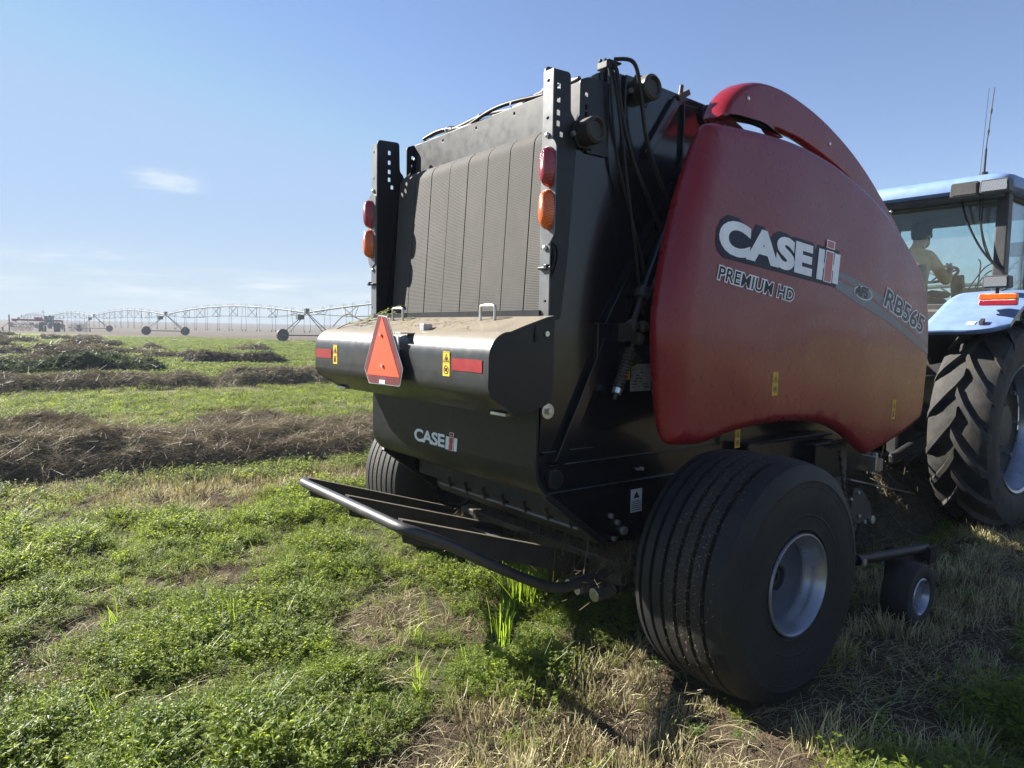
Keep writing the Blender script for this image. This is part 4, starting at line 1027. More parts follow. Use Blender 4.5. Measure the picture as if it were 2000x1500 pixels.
def make_wheel(sgn):
    c = (sgn*XW, 0.0, RW)
    wh = empty('wheel', c, baler)
    m = MB(); m.lathe([(r_, sgn*x) for r_, x in tyre_profile()], c, 128); ty = m.build('tyre', M['tyre_tread'], wh, smooth=28)
    rp = [(0.205, -0.23), (0.205, -0.05), (0.198, 0.03), (0.192, 0.09), (0.196, 0.155), (0.207, 0.170), (0.212, 0.205), (0.217, 0.222), (0.229, 0.238), (0.234, 0.250), (0.231, 0.259), (0.225, 0.260), (0.219, 0.254), (0.214, 0.238), (0.208, 0.224), (0.203, 0.206), (0.199, 0.190), (0.191, 0.174), (0.187, 0.158)]
    m = MB(); m.lathe([(r_, sgn*x) for r_, x in rp], c, 96); m.build('rim', M['rim_silver'], wh, smooth=35)
    m = MB(); m.lathe([(0.188, sgn*0.160), (0.180, sgn*0.153), (0.120, sgn*0.150), (0.064, sgn*0.151), (0.058, sgn*0.146), (0.055, sgn*0.080)], c, 64); m.build('wheel_disc', M['disc_shaded_silver'], wh, smooth=35)
    m = MB(); m.lathe([(0.060, sgn*0.085), (0.047, sgn*0.090), (0.047, sgn*0.122), (0.040, sgn*0.132), (0.026, sgn*0.134), (0.024, sgn*0.122), (0.0, sgn*0.122)], c, 28); m.build('hub', M['dark_steel'], wh, smooth=35)
    # chaff pressed into the tread
    vs, fs = [], []; n = 800 if sgn > 0 else 200
    for i in range(n):
        a = random.uniform(0, 2*math.pi); x = random.choice((-0.03, 0.04, 0.10, 0.12, 0.13))+random.gauss(0, 0.045)
        x = max(-0.2, min(0.2, x)); r_ = RW-0.016*(abs(x)/0.22)**2.2+0.0015
        L = random.uniform(0.002, 0.008)*(2.5 if random.random() < 0.03 else 1); t = random.uniform(0, math.pi); w = random.uniform(0.0008, 0.0016)
        p = np.array((c[0]+sgn*x, r_*math.cos(a), RW+r_*math.sin(a))); e1 = np.array((1.0, 0, 0)); e2 = np.array((0, -math.sin(a), math.cos(a)))
        d_ = e1*math.cos(t)+e2*math.sin(t); q = e1*-math.sin(t)+e2*math.cos(t); up = np.array((0, math.cos(a), math.sin(a)))*random.uniform(0, 0.006)
        b = len(vs); vs += [p-d_*L-q*w, p-d_*L+q*w, p+d_*L+q*w+up, p+d_*L-q*w+up]; fs.append((b, b+1, b+2, b+3))
    m = MB(); m.add(vs, fs); m.build('chaff', M['straw_brown'], wh, kind='stuff', fixn=False)
    return wh
for s in (1, -1): make_wheel(s)
m = MB(); m.cyl((-1.28, 0, RW), (1.28, 0, RW), 0.055, 16); m.box((0, 0, RW), (1.9, 0.13, 0.13)); m.build('axle', M['dark_steel'], baler, smooth=40)

# ------------------------------------------------------------------ running gear ahead of the wheels
m = MB(); m.box((0.83, 1.15, 0.93), (0.12, 0.95, 0.22)); m.box((0.90, 1.42, 0.88), (0.16, 0.34, 0.24)); m.build('drive_cover', M['gloss_black'], baler, bevel=0.015)
m = MB(); m.box((0.97, 1.55, 0.86), (0.012, 0.20, 0.30)); m.build('side_plate', M['dark_steel'], baler, bevel=0.004)
ch0 = [on_x(1640, 880, 0.98), on_x(1645, 925, 0.98), on_x(1650, 965, 0.98), on_x(1660, 1000, 0.98), on_x(1668, 1028, 0.98)]
path = smoothpath(ch0, 6)
for i in range(0, len(path)-1):
    p, q = path[i], path[i+1]; dd = q-p; mm_ = (p+q)/2
    m = MB(); wv = (0.010, 0, 0) if i % 2 else (0, 0.010, 0)
    m.bar(p-dd*0.1, q+dd*0.1, 0.022 if i % 2 else 0.012, 0.012 if i % 2 else 0.024, (1, 0, 0)); m.build('chain_link', M['dark_steel'], baler, bevel=0.003)
m = MB(); p = on_x(1690, 1000, 0.97)
m.prism(rounded([(p[1]-0.17, p[2]+0.19), (p[1]-0.05, p[2]+0.16), (p[1]+0.09, p[2]+0.03), (p[1]+0.10, p[2]-0.05), (p[1]-0.10, p[2]-0.07), (p[1]-0.20, p[2]+0.0)], 0.03, 3), lambda u, v, d: (d, u, v), 0.955, 0.968)
pk = m.build('pickup_plate', M['dark_steel'], baler, bevel=0.002)
for px, py, r_ in ((1675, 962, .012), (1676, 1008, .016), (1687, 1019, .014), (1702, 1015, .030), (1660, 975, .012)):
    q = on_x(px, py, 0.97); MB().cyl((0.966, q[1], q[2]), (0.985, q[1], q[2]), r_, 10).build('plate_bolt', M['steel'], pk, smooth=40, bevel=0.003)
m = MB(); m.cyl((-0.95, 1.75, 0.42), (0.95, 1.75, 0.42), 0.14, 20); pkr = m.build('pickup_reel', M['dark_steel'], baler, smooth=40)
for k in range(16):
    x = -0.88+k*0.117
    for a in (0.4, 2.0, 3.6, 5.2):
        MB().tube([(x, 1.75+0.13*math.cos(a), 0.42+0.13*math.sin(a)), (x, 1.75+0.24*math.cos(a), 0.42+0.24*math.sin(a)), (x, 1.75+0.30*math.cos(a+0.25), 0.42+0.30*math.sin(a+0.25))], 0.004, 5).build('pickup_tine', M['steel'], pkr)
m = MB(); m.box((0, 2.0, 1.05), (1.3, 0.5, 0.25)); m.box((0, 1.5, 0.70), (1.5, 1.2, 0.25)); m.box((0, 2.5, 0.66), (0.30, 0.9, 0.16)); m.bar((0, 2.3, 0.64), (0, 3.75, 0.50), 0.16, 0.14); m.build('drawbar', M['dark_steel'], baler, bevel=0.01)
m = MB(); m.cyl((0, 2.4, 0.86), (0, 3.85, 0.74), 0.06, 14); m.build('drive_shaft', M['dark_steel'], baler, smooth=40)
m = MB(); q = on_x(1690, 905, 0.45); m.box(q, (0.22, 0.16, 0.10)); m.box(q+np.array((0.05, -0.12, 0.03)), (0.20, 0.03, 0.12)); m.cyl(q+np.array((0.08, 0, -0.02)), q+np.array((0.08, 0, 0.10)), 0.02, 10); m.build('hitch_bracket', M['steel'], baler, bevel=0.006)
m = MB(); m.bar(on_x(1650, 935, 0.55), on_x(1775, 962, 0.55), 0.10, 0.012); m.build('tool_bar', M['steel'], baler, bevel=0.003)
m = MB(); m.tube([on_x(1790, 880, 0.2), on_x(1765, 900, 0.2), on_x(1750, 930, 0.2)], 0.05, 10); m.build('jack_stand', M['dark_steel'], baler, smooth=40)
for k in range(3):
    MB().tube(smoothpath([(0.12*k-0.1, 2.2, 1.4), (0.12*k-0.05, 2.9, 1.0), (0.1*k, 3.4, 1.1), (0.1*k, 3.9, 1.35)], 6), 0.013, 8).build('supply_hose', M['hose_rubber'], baler, smooth=60)
M['arm_black'] = mat('arm_black', (0.010, 0.010, 0.013), 0.5, dust=0.03, spec=0.25)
# gauge wheel on its arm
gc = np.array((1.50, 1.40, 0.185))
gw = empty('gauge_wheel', tuple(gc), baler)
m = MB(); m.lathe([(0.105, -0.07), (0.15, -0.082), (0.178, -0.075), (0.188, -0.05), (0.190, 0), (0.188, 0.05), (0.178, 0.075), (0.15, 0.082), (0.118, 0.078), (0.112, 0.072), (0.105, 0.068)], gc, 48); m.build('tyre', M['rubber'], gw, smooth=40)
m = MB(); m.lathe([(0.104, 0.060), (0.108, 0.074), (0.102, 0.079), (0.094, 0.070), (0.086, 0.035), (0.060, 0.030), (0.050, 0.034), (0.046, 0.055), (0.0, 0.057)], gc, 40); m.build('rim', M['rim_silver'], gw, smooth=35)
for k in range(4):
    a = k*math.pi/2+0.5; MB().cyl(gc+np.array((0.03, 0.068*math.cos(a), 0.068*math.sin(a))), gc+np.array((0.048, 0.068*math.cos(a), 0.068*math.sin(a))), 0.010, 6).build('wheel_nut', M['zinc'], gw)
m = MB(); a0 = on_x(1672, 1094, 1.44); a1 = on_x(1808, 1070, 1.44)
m.tube([a0, a0*0.4+a1*0.6, a1], 0.030, 14); m.box(a1+np.array((0, -0.02, -0.03)), (0.11, 0.09, 0.10)); m.box(a1+np.array((-0.02, -0.11, -0.065)), (0.12, 0.26, 0.03)); m.box((1.385, 1.40, 0.30), (0.022, 0.06, 0.26)); m.cyl((1.38, 1.40, 0.185), (1.5, 1.40, 0.185), 0.02, 10)
m.tube([a0, (1.2, 0.75, 0.50), (0.95, 1.2, 0.45)], 0.030, 12)
arm = m.build('gauge_arm', M['arm_black'], baler, smooth=40)
p = on_x(1690, 1099, 1.475); MB().cyl(p-np.array((0.03, 0, 0)), p, 0.020, 12).build('arm_pin', M['zinc'], arm, smooth=40)
# ------------------------------------------------------------------ the blue tractor in front of the baler
TY = 4.25
tractor = empty('blue_tractor', (0, TY, 0))
tag(tractor, 'pale blue cab tractor hitched ahead of the red baler, cut by the picture edge', 'tractor')
def glasspane(nm, pts, parent, th=0.008, mt='cab_glass'):
    p = [np.array(q, float) for q in pts]; n = np.cross(p[1]-p[0], p[2]-p[0]); n /= np.linalg.norm(n); k = len(p)
    m = MB(); m.add([q-n*th/2 for q in p]+[q+n*th/2 for q in p], [tuple(range(k)), tuple(range(2*k-1, k-1, -1))]+[(i, (i+1) % k, k+(i+1) % k, k+i) for i in range(k)])
    return m.build(nm, M[mt], parent)
m = MB(); m.box((0, 4.9, 0.95), (0.70, 2.2, 0.75)); m.cyl((-1.0, TY, 0.93), (1.0, TY, 0.93), 0.14, 16); m.box((0, 4.05, 0.95), (0.55, 0.5, 0.7)); m.box((0, 7.0, 1.0), (0.5, 2.6, 0.5))
for s in (1, -1): m.bar((s*0.42, 4.2, 0.75), (s*0.46, 3.45, 0.62), 0.06, 0.09)
m.build('chassis', M['cab_black'], tractor, bevel=0.02)
m = MB(); m.box((0, 5.35, 1.60), (1.46, 1.56, 0.66)); m.box((0, 4.60, 1.90), (1.50, 0.09, 0.14)); m.build('cab_base', M['cab_black'], tractor, bevel=0.03)
m = MB(); m.box((0.25, 4.46, 1.80), (0.80, 0.12, 0.08)); m.build('rear_panel', M['cream'], tractor, bevel=0.012)
# cab posts and roof
for nm, a, b, w in (('cab_post', (0.80, 4.64, 1.95), (0.795, 4.66, 3.02), .10), ('cab_post', (-0.80, 4.64, 1.95), (-0.795, 4.66, 3.02), .10), ('cab_post', (0.78, 6.15, 1.6), (0.76, 6.02, 3.02), .07), ('cab_post', (-0.78, 6.15, 1.6), (-0.76, 6.02, 3.02), .07), ('cab_post', (0.82, 5.35, 1.3), (0.80, 5.35, 3.02), .05), ('cab_post', (-0.82, 5.35, 1.3), (-0.80, 5.35, 3.02), .05)):
    m = MB(); m.bar(a, b, w, w*1.1, (0, 1, 0)); m.build(nm, M['cab_black'], tractor, bevel=0.012)
for z_ in (2.985, 1.985):
    m = MB(); m.bar((-0.745, 4.63, z_), (0.745, 4.63, z_), 0.06, 0.06); m.build('window_frame', M['cab_black'], tractor, bevel=0.008)
glasspane('rear_glass', [(-0.76, 4.635, 2.0), (0.76, 4.635, 2.0), (0.76, 4.65, 2.96), (-0.76, 4.65, 2.96)], tractor)
for s in (1, -1): glasspane('side_glass', [(s*0.80, 4.70, 1.95), (s*0.80, 6.10, 1.65), (s*0.785, 6.0, 2.98), (s*0.795, 4.70, 2.98)], tractor)
glasspane('front_glass', [(-0.74, 6.14, 1.65), (0.74, 6.14, 1.65), (0.72, 6.03, 2.98), (-0.72, 6.03, 2.98)], tractor)
m = MB(); rl = rounded([(-0.92, 4.36), (0.92, 4.36), (0.94, 6.3), (-0.94, 6.3)], 0.16, 5)
vs = []; L = len(rl); c_ = np.array((0, 5.3))
lv = [(0.96, 3.015), (1.0, 3.035), (1.0, 3.105), (0.975, 3.145), (0.90, 3.170), (0.6, 3.195), (0.2, 3.205)]
for k, z in lv:
    for p in rl: q = c_+(np.array(p)-c_)*k; vs.append((q[0], q[1], z))
fs = [(a*L+i, a*L+(i+1) % L, (a+1)*L+(i+1) % L, (a+1)*L+i) for a in range(len(lv)-1) for i in range(L)]+[tuple(range(L)), tuple((len(lv)-1)*L+i for i in range(L))]
m.add(vs, fs); roof = m.build('roof', M['blue_paint'], tractor, smooth=40)
m = MB(); m.box((0, 5.3, 3.0), (1.62, 1.75, 0.05)); m.build('roof_lining', M['seat_cloth'], tractor)
def lamp(c, w, h, nm, lens_m, parent, dirv=(0, -1, 0)):
    c = np.array(c, float); m = MB(); m.prism(rounded([(-w/2, -h/2), (w/2, -h/2), (w/2*0.94, h/2), (-w/2*0.94, h/2)], 0.015, 3), lambda u, v, d: (c[0]+u, c[1]+d, c[2]+v), -0.04, 0.07)
    o = m.build(nm, M['cab_black'], parent, bevel=0.006)
    m = MB(); m.prism(rounded([(-w*0.43, -h*0.38), (w*0.43, -h*0.38), (w*0.41, h*0.38), (-w*0.41, h*0.38)], 0.01, 3), lambda u, v, d: (c[0]+u, c[1]+d, c[2]+v), -0.046, -0.041); m.build('lamp_lens', M[lens_m], o)
    return o
p = on_y(1886, 371, 4.33); lamp(p, 0.235, 0.125, 'work_lamp', 'lens_dull' if 'lens_dull' in M else 'cab_black', tractor)
p = on_y(1945, 363, 4.33); lamp(p, 0.235, 0.115, 'work_lamp', 'clear_lens', tractor)
# aerials
b0 = on_y(1921, 346, 4.5); b0[2] = 3.165
m = MB(); m.cyl(b0-np.array((0, 0, 0.03)), b0+np.array((0, 0, 0.035)), 0.035, 12); an = m.build('aerial_base', M['cab_black'], tractor, smooth=40, bevel=0.005)
t1 = on_y(1926, 290, 4.5); t2 = on_y(1943, 170, 4.5)
MB().tube([b0, t1], [0.012, 0.010], 8).build('aerial', M['cab_black'], tractor, smooth=60)
MB().tube([t1, t1*0.5+t2*0.5, t2], [0.005, 0.004, 0.003], 6).build('aerial_whip', M['cab_black'], tractor, smooth=60)
for k in (0.28, 0.62): q = t1*(1-k)+t2*k; MB().tube([q-np.array((0, 0, 0.035)), q, q+np.array((0, 0, 0.035))], [0.004, 0.011, 0.004], 8).build('aerial_coil', M['cab_black'], tractor, smooth=60)
MB().tube([b0+np.array((-0.03, 0, 0)), on_y(1932, 172, 4.5)], 0.0022, 5).build('aerial_whip', M['cab_black'], tractor)
# fenders
fp = smoothpath([(3.45, 1.735), (3.56, 1.795), (3.74, 1.885), (3.98, 2.005), (4.25, 2.085), (4.6, 2.11), (4.95, 2.06), (5.2, 1.93)], 5)
def fender(s):
    nv = 12; vs = []
    for i, (y, z) in enumerate(fp):
        for k in range(nv+1):
            t = k/nv; x = 0.62+0.60*t
            # the outer rear corner is rounded off
            dy = 0.20*max(0, (t-0.55)/0.45)**2.4*max(0, 1-i/12)
            yy = y+dy; zz = z+dy*0.42 - 0.018*max(0, (t-0.7)/0.3)**2 + 0.012*math.sin(t*math.pi)
            vs.append((s*x, yy, zz))
    n = nv+1; fs = [(i*n+k, i*n+k+1, (i+1)*n+k+1, (i+1)*n+k) for i in range(len(fp)-1) for k in range(nv)]
    # turned-down lip along rear and outer edge
    rim = [k for k in range(nv+1)]+[(i+1)*n+nv for i in range(len(fp)-1)]
    b = len(vs); vs += [(vs[q][0]*1.0, vs[q][1]+0.008, vs[q][2]-0.035) for q in rim]; fs += [(rim[j], rim[j+1], b+j+1, b+j) for j in range(len(rim)-1)]
    m = MB(); m.add(vs, fs); o = m.build('fender', M['blue_paint'], tractor, smooth=45)
    sd = o.modifiers.new('thickness', 'SOLIDIFY'); sd.thickness = 0.012
    m = MB(); m.prism([(3.50, 1.73), (3.8, 1.88), (4.25, 2.06), (4.8, 2.06), (5.1, 1.95), (5.0, 1.55), (3.75, 1.45)], lambda u, v, d: (s*d, u, v), 0.600, 0.622); m.build('fender_wall', M['cab_black'], o)
    return o
fr = fender(1); fender(-1)
p = np.array((0.985, 4.02, 2.165)); lamp(p, 0.20, 0.105, 'fender_lamp', 'clear_lens', tractor)
MB().cyl((0.985, 4.04, 2.0), (0.985, 4.04, 2.12), 0.014, 8).build('lamp_stalk', M['cab_black'], tractor)
p = on_y(1950, 579, 3.66); q = on_y(1950, 591, 3.66)
for c, mt in ((p, 'lens_amber'), (q, 'lens_red')):
    m = MB(); m.prism(rounded([(-0.135, -0.024), (0.135, -0.024), (0.135, 0.024), (-0.135, 0.024)], 0.018, 3), lambda u, v, d: (c[0]+u, c[1]+d, c[2]+v), -0.02, 0.02); m.build('rear_marker', M[mt], fr, bevel=0.006)
m = MB(); m.box((p+q)/2+np.array((0, 0.06, -0.005)), (0.22, 0.09, 0.07)); m.build('marker_foot', M['cab_black'], fr, bevel=0.006)
def fendz(y): return float(np.interp(y, [a for a, _ in fp], [b for _, b in fp]))
for (px, py, w, h, mt, nm) in ((1897, 627, 0.06, 0.05, 'sticker_white', 'fender_sticker'), (1918, 627, 0.03, 0.05, 'cab_black', 'fender_button')):
    y = 3.55; q = on_y(px, py, y); z = fendz(y)+0.012
    m = MB(); m.prism([(-w/2, -h/2), (w/2, -h/2), (w/2, h/2), (-w/2, h/2)], lambda u, v, d: (q[0]+u, y+v*0.87, z+v*0.5+d), 0.003, 0.006 if nm == 'fender_sticker' else 0.03); m.build(nm, M[mt], fr)
# wheels with chevron lugs
def lug_tyre(c, R_, hw, rim_r, s, nl, parent, lug=0.045, sub='rear_wheel'):
    wh = empty(sub, tuple(c), parent); Rb = R_-lug
    pr = [(rim_r, -hw*0.80), (rim_r+0.05, -hw*0.92), (Rb*0.72, -hw*1.02), (Rb*0.86, -hw*1.02), (Rb*0.95, -hw*0.94), (Rb*0.985, -hw*0.72), (Rb, -hw*0.3), (Rb, hw*0.3), (Rb*0.985, hw*0.72), (Rb*0.95, hw*0.94), (Rb*0.86, hw*1.02), (Rb*0.72, hw*1.02), (rim_r+0.05, hw*0.92), (rim_r, hw*0.80)]
    m = MB(); m.lathe(pr, c, 96)
    def P(x, phi, r_): return (c[0]+x, c[1]+r_*math.cos(phi), c[2]+r_*math.sin(phi))
    for side in (1, -1):
        for k in range(nl):
            ph0 = 2*math.pi*(k+(0.5 if side > 0 else 0))/nl; seg = []
            for t in np.linspace(0, 1, 7):
                x = side*hw*(-0.06+1.06*t); ph = ph0 + 0.42*(t**0.85)
                rb = float(np.interp(abs(x)/hw, [0, .3, .72, .94, 1.02], [Rb, Rb, Rb*.985, Rb*.95, Rb*.87]))-0.01
                rt = rb+lug+0.01-(0.004 if t > 0.8 else 0)
                w = (0.050 if t < 0.2 else 0.040)/R_
                seg.append([P(x, ph-w*1.25, rb), P(x, ph-w*0.75, rt), P(x, ph+w*0.75, rt), P(x, ph+w*1.25, rb)])
            vs = [q for g in seg for q in g]; fs = [(4*i+j, 4*i+j+1, 4*i+5+j, 4*i+4+j) for i in range(6) for j in range(3)]+[(0, 1, 2, 3), (27, 26, 25, 24)]
            m.add(vs, fs)
    m.build('tyre', M['tractor_rubber'], wh, smooth=32)
    m = MB(); m.lathe([(rim_r+0.005, s*hw*0.80), (rim_r+0.022, s*hw*0.86), (rim_r+0.016, s*hw*0.92), (rim_r-0.006, s*hw*0.88), (rim_r-0.022, s*hw*0.70), (rim_r-0.055, s*hw*0.55), (rim_r-0.075, s*hw*0.15)], c, 72); m.lathe([(rim_r+0.005, -s*hw*0.80), (rim_r-0.03, -s*hw*0.7), (rim_r-0.04, s*hw*0.1)], c, 48); m.build('rim', M['rim_silver'], wh, smooth=40)
    m = MB(); m.lathe([(rim_r-0.07, s*hw*0.10), (rim_r-0.20, s*hw*0.0), (0.19, s*hw*0.1), (0.18, s*hw*0.3), (0.10, s*hw*0.34), (0.0, s*hw*0.34)], c, 40); m.build('wheel_disc', M['cab_black'], wh, smooth=40)
    for k in range(8):
        a = k*math.pi/4; r_ = rim_r*0.72; MB().cyl((c[0]+s*hw*0.04, c[1]+r_*math.cos(a), c[2]+r_*math.sin(a)), (c[0]+s*hw*0.22, c[1]+r_*math.cos(a), c[2]+r_*math.sin(a)), 0.022, 6).build('wheel_nut', M['rim_silver'], wh)
    return wh
M['tractor_rubber'] = mat('tractor_rubber', (0.026, 0.026, 0.027), 0.7, dust=0.22, bump=0.3, bscale=110, spec=0.3, vary=0.2)
for s in (1, -1): lug_tyre((s*0.97, TY, 0.925), 0.925, 0.235, 0.545, s, 17, tractor)
for s in (1, -1): lug_tyre((s*0.90, 7.25, 0.66), 0.66, 0.20, 0.36, s, 16, tractor, 0.035, 'front_wheel')
m = MB(); hd = [(6.2, 1.25), (6.2, 1.95), (7.4, 1.88), (8.25, 1.70), (8.35, 1.2)]; m.prism(hd, lambda u, v, d: (d, u, v), -0.40, 0.40); m.build('engine_hood', M['blue_paint'], tractor, bevel=0.08)
m = MB(); m.cyl((0.55, 6.25, 1.7), (0.55, 6.25, 2.9), 0.05, 12); m.build('exhaust_stack', M['cab_black'], tractor, smooth=40)
# inside the cab
m = MB(); m.box((0, 4.86, 2.16), (0.50, 0.12, 0.58)); m.box((0, 5.12, 1.93), (0.52, 0.50, 0.13)); m.box((0.30, 5.1, 2.15), (0.09, 0.42, 0.07)); m.box((-0.30, 5.1, 2.15), (0.09, 0.42, 0.07)); m.build('seat', M['seat_cloth'], tractor, bevel=0.04).location += Vector((-0.26, 0.18, 0))
m = MB(); m.box((0.50, 5.35, 2.08), (0.26, 0.75, 0.22)); m.bar((0, 6.0, 1.8), (0, 5.82, 2.38), 0.12, 0.10); m.bar((0.62, 5.75, 2.1), (0.60, 5.80, 2.62), 0.03, 0.03); m.box((0.60, 5.78, 2.62), (0.20, 0.03, 0.15)); m.build('console', M['cab_black'], tractor, bevel=0.015)
th = np.linspace(0, 2*math.pi, 33)
m = MB(); m.tube([(0.20*math.cos(a), 5.80+0.20*math.sin(a)*0.86, 2.42+0.20*math.sin(a)*0.5) for a in th], 0.016, 8, caps=False)
for a in (0.5, 2.6, 4.7): m.tube([(0, 5.80, 2.40), (0.19*math.cos(a), 5.80+0.19*math.sin(a)*0.86, 2.42+0.19*math.sin(a)*0.5)], 0.010, 6)
m.build('steering_wheel', M['cab_black'], tractor, smooth=60).location += Vector((-0.26, 0.18, 0))
for a, b in (((0.52, 5.55, 2.18), (0.55, 5.62, 2.40)), ((0.46, 5.45, 2.18), (0.47, 5.50, 2.36)), ((0.58, 5.3, 2.18), (0.60, 5.36, 2.38))):
    m = MB(); m.tube([a, b], 0.010, 6); m.sphere(b, 0.026, 10, 6); m.build('lever', M['cab_black'], tractor, smooth=60)
# loose cables hanging over the rear window
cb = [[(1877, 386), (1888, 430), (1912, 480), (1940, 515), (1962, 535), (1966, 550)], [(1921, 350), (1914, 400), (1915, 440), (1925, 490), (1948, 520), (1964, 542)], [(1926, 352), (1920, 400), (1918, 450), (1935, 505), (1958, 528)], [(1967, 563), (1950, 570), (1920, 585), (1885, 605), (1850, 625), (1824, 642)]]
for i, pl in enumerate(cb):
    yv = 4.57 if i < 3 else None
    pts = [on_y(px, py, 4.56) if i < 3 else on_y(px, py, 4.3) for px, py in pl]
    MB().tube(smoothpath(pts, 6), 0.010 if i in (0, 3) else 0.006, 7).build('loose_cable', M['hose_rubber'], tractor, smooth=60)
for i in range(6):
    a = np.array((random.uniform(0.35, 0.7), 4.9+random.uniform(-.1, .2), 2.05)); b = a+np.array((random.uniform(-.1, .3), random.uniform(0, .5), random.uniform(.2, .5)))
    MB().tube(smoothpath([a, (a+b)/2+np.array((0.05, -.08, .12)), b], 6), 0.006, 6).build('cab_cable', M['hose_rubber'], tractor, smooth=60)

# ------------------------------------------------------------------ the driver
def person_mat():
    pass
M['skin'] = mat('skin', (0.42, 0.23, 0.15), 0.55, vary=0.05)
M['shirt'] = mat('shirt', (0.74, 0.50, 0.22), 0.85, vary=0.10, bump=0.3, bscale=30)
M['trousers'] = mat('trousers', (0.05, 0.06, 0.09), 0.85)
M['hair'] = mat('hair', (0.055, 0.035, 0.022), 0.7, vary=0.2, bump=0.6, bscale=150)
def make_person():
    root = empty('person', (0.0, 5.10, 2.0))
    tag(root, 'bearded driver in a tan shirt at the wheel of the blue tractor', 'person')
    J = dict(pel=(0, 5.08, 2.08, .15), wai=(0, 5.05, 2.24, .145), che=(0, 5.07, 2.44, .165), nb=(0, 5.17, 2.60, .085), nk=(0, 5.24, 2.68, .062), jaw=(0, 5.31, 2.755, .078), hd=(0, 5.335, 2.85, .100), top=(0, 5.325, 2.915, .080), nose=(0, 5.440, 2.815, .016),
             sl=(-.19, 5.12, 2.55, .075), el=(-.27, 5.32, 2.30, .055), wl=(-.19, 5.60, 2.44, .036), hl=(-.17, 5.68, 2.48, .040),
             sr=(.19, 5.12, 2.55, .075), er=(.28, 5.32, 2.29, .055), wr=(.20, 5.58, 2.42, .036), hr=(.175, 5.67, 2.47, .040),
             tl=(-.10, 5.18, 2.06, .10), kl=(-.14, 5.60, 2.08, .075), al=(-.14, 5.80, 1.70, .05), tr=(.10, 5.18, 2.06, .10), kr=(.14, 5.60, 2.08, .075), ar=(.14, 5.80, 1.70, .05))
    ks = list(J); E = [('pel', 'wai'), ('wai', 'che'), ('che', 'nb'), ('nb', 'nk'), ('nk', 'jaw'), ('jaw', 'hd'), ('hd', 'top'), ('hd', 'nose'), ('che', 'sl'), ('sl', 'el'), ('el', 'wl'), ('wl', 'hl'), ('che', 'sr'), ('sr', 'er'), ('er', 'wr'), ('wr', 'hr'), ('pel', 'tl'), ('tl', 'kl'), ('kl', 'al'), ('pel', 'tr'), ('tr', 'kr'), ('kr', 'ar')]
    me = bpy.data.meshes.new('body'); me.from_pydata([J[k][:3] for k in ks], [(ks.index(a), ks.index(b)) for a, b in E], [])
    o = bpy.data.objects.new('body', me); COL.objects.link(o)
    sk = o.modifiers.new('skin', 'SKIN'); ss = o.modifiers.new('sub', 'SUBSURF'); ss.levels = 2; ss.render_levels = 2
    for i, k in enumerate(ks):
        r_ = J[k][3]; me.skin_vertices[0].data[i].radius = (r_, r_); me.skin_vertices[0].data[i].use_root = (k == 'pel')
    dg = bpy.context.evaluated_depsgraph_get(); ev = o.evaluated_get(dg); nm = bpy.data.meshes.new_from_object(ev); o.modifiers.clear(); o.data = nm
    for k in ('skin', 'shirt', 'trousers'): nm.materials.append(M[k])
    for p in nm.polygons:
        c = p.center; arm = abs(c.x) > 0.13 and c.y > 5.40 and c.z > 2.2
        p.material_index = 2 if c.z < 2.13 else (0 if (c.z > 2.655 or (arm and c.y > 5.47)) else 1)
    nm.shade_smooth(); o.location = (0, -5.10, -2.0); o.parent = root
    # hair, beard, ear
    m = MB(); m.sphere((0, 5.315, 2.885), 0.113, 16, 10, (0.93, 1.06, 0.90)); m.sphere((0, 5.255, 2.83), 0.085, 12, 8, (1, 0.8, 1.1)); m.build('hair', M['hair'], root, smooth=70)
    m = MB(); m.sphere((0, 5.375, 2.735), 0.066, 12, 8, (1.0, 0.9, 0.95)); m.sphere((0, 5.35, 2.77), 0.078, 12, 8, (1.05, .7, .7)); m.build('beard', M['hair'], root, smooth=70)
    for s in (1, -1): MB().sphere((s*0.098, 5.325, 2.81), 0.028, 8, 6, (0.4, 0.8, 1.2)).build('ear', M['skin'], root, smooth=70)
    for s in (1, -1):
        for k in range(4):
            b = np.array((s*0.178+0.012*(k-1.5)*0.4, 5.70, 2.49-0.017*(k-1.5))); MB().tube([b+np.array((0, -0.03, 0)), b+np.array((-s*0.01, 0.035, 0.012)), b+np.array((-s*0.045, 0.045, 0.0)), b+np.array((-s*0.05, 0.01, -0.01))], [0.011, 0.010, 0.009, 0.007], 6).build('finger', M['skin'], root, smooth=60)
        MB().tube([(s*0.16, 5.64, 2.50), (s*0.135, 5.68, 2.525), (s*0.125, 5.715, 2.52)], [0.013, 0.011, 0.008], 6).build('thumb', M['skin'], root, smooth=60)
make_person()
bpy.data.objects['person'].location += Vector((-0.26, 0.18, 0))
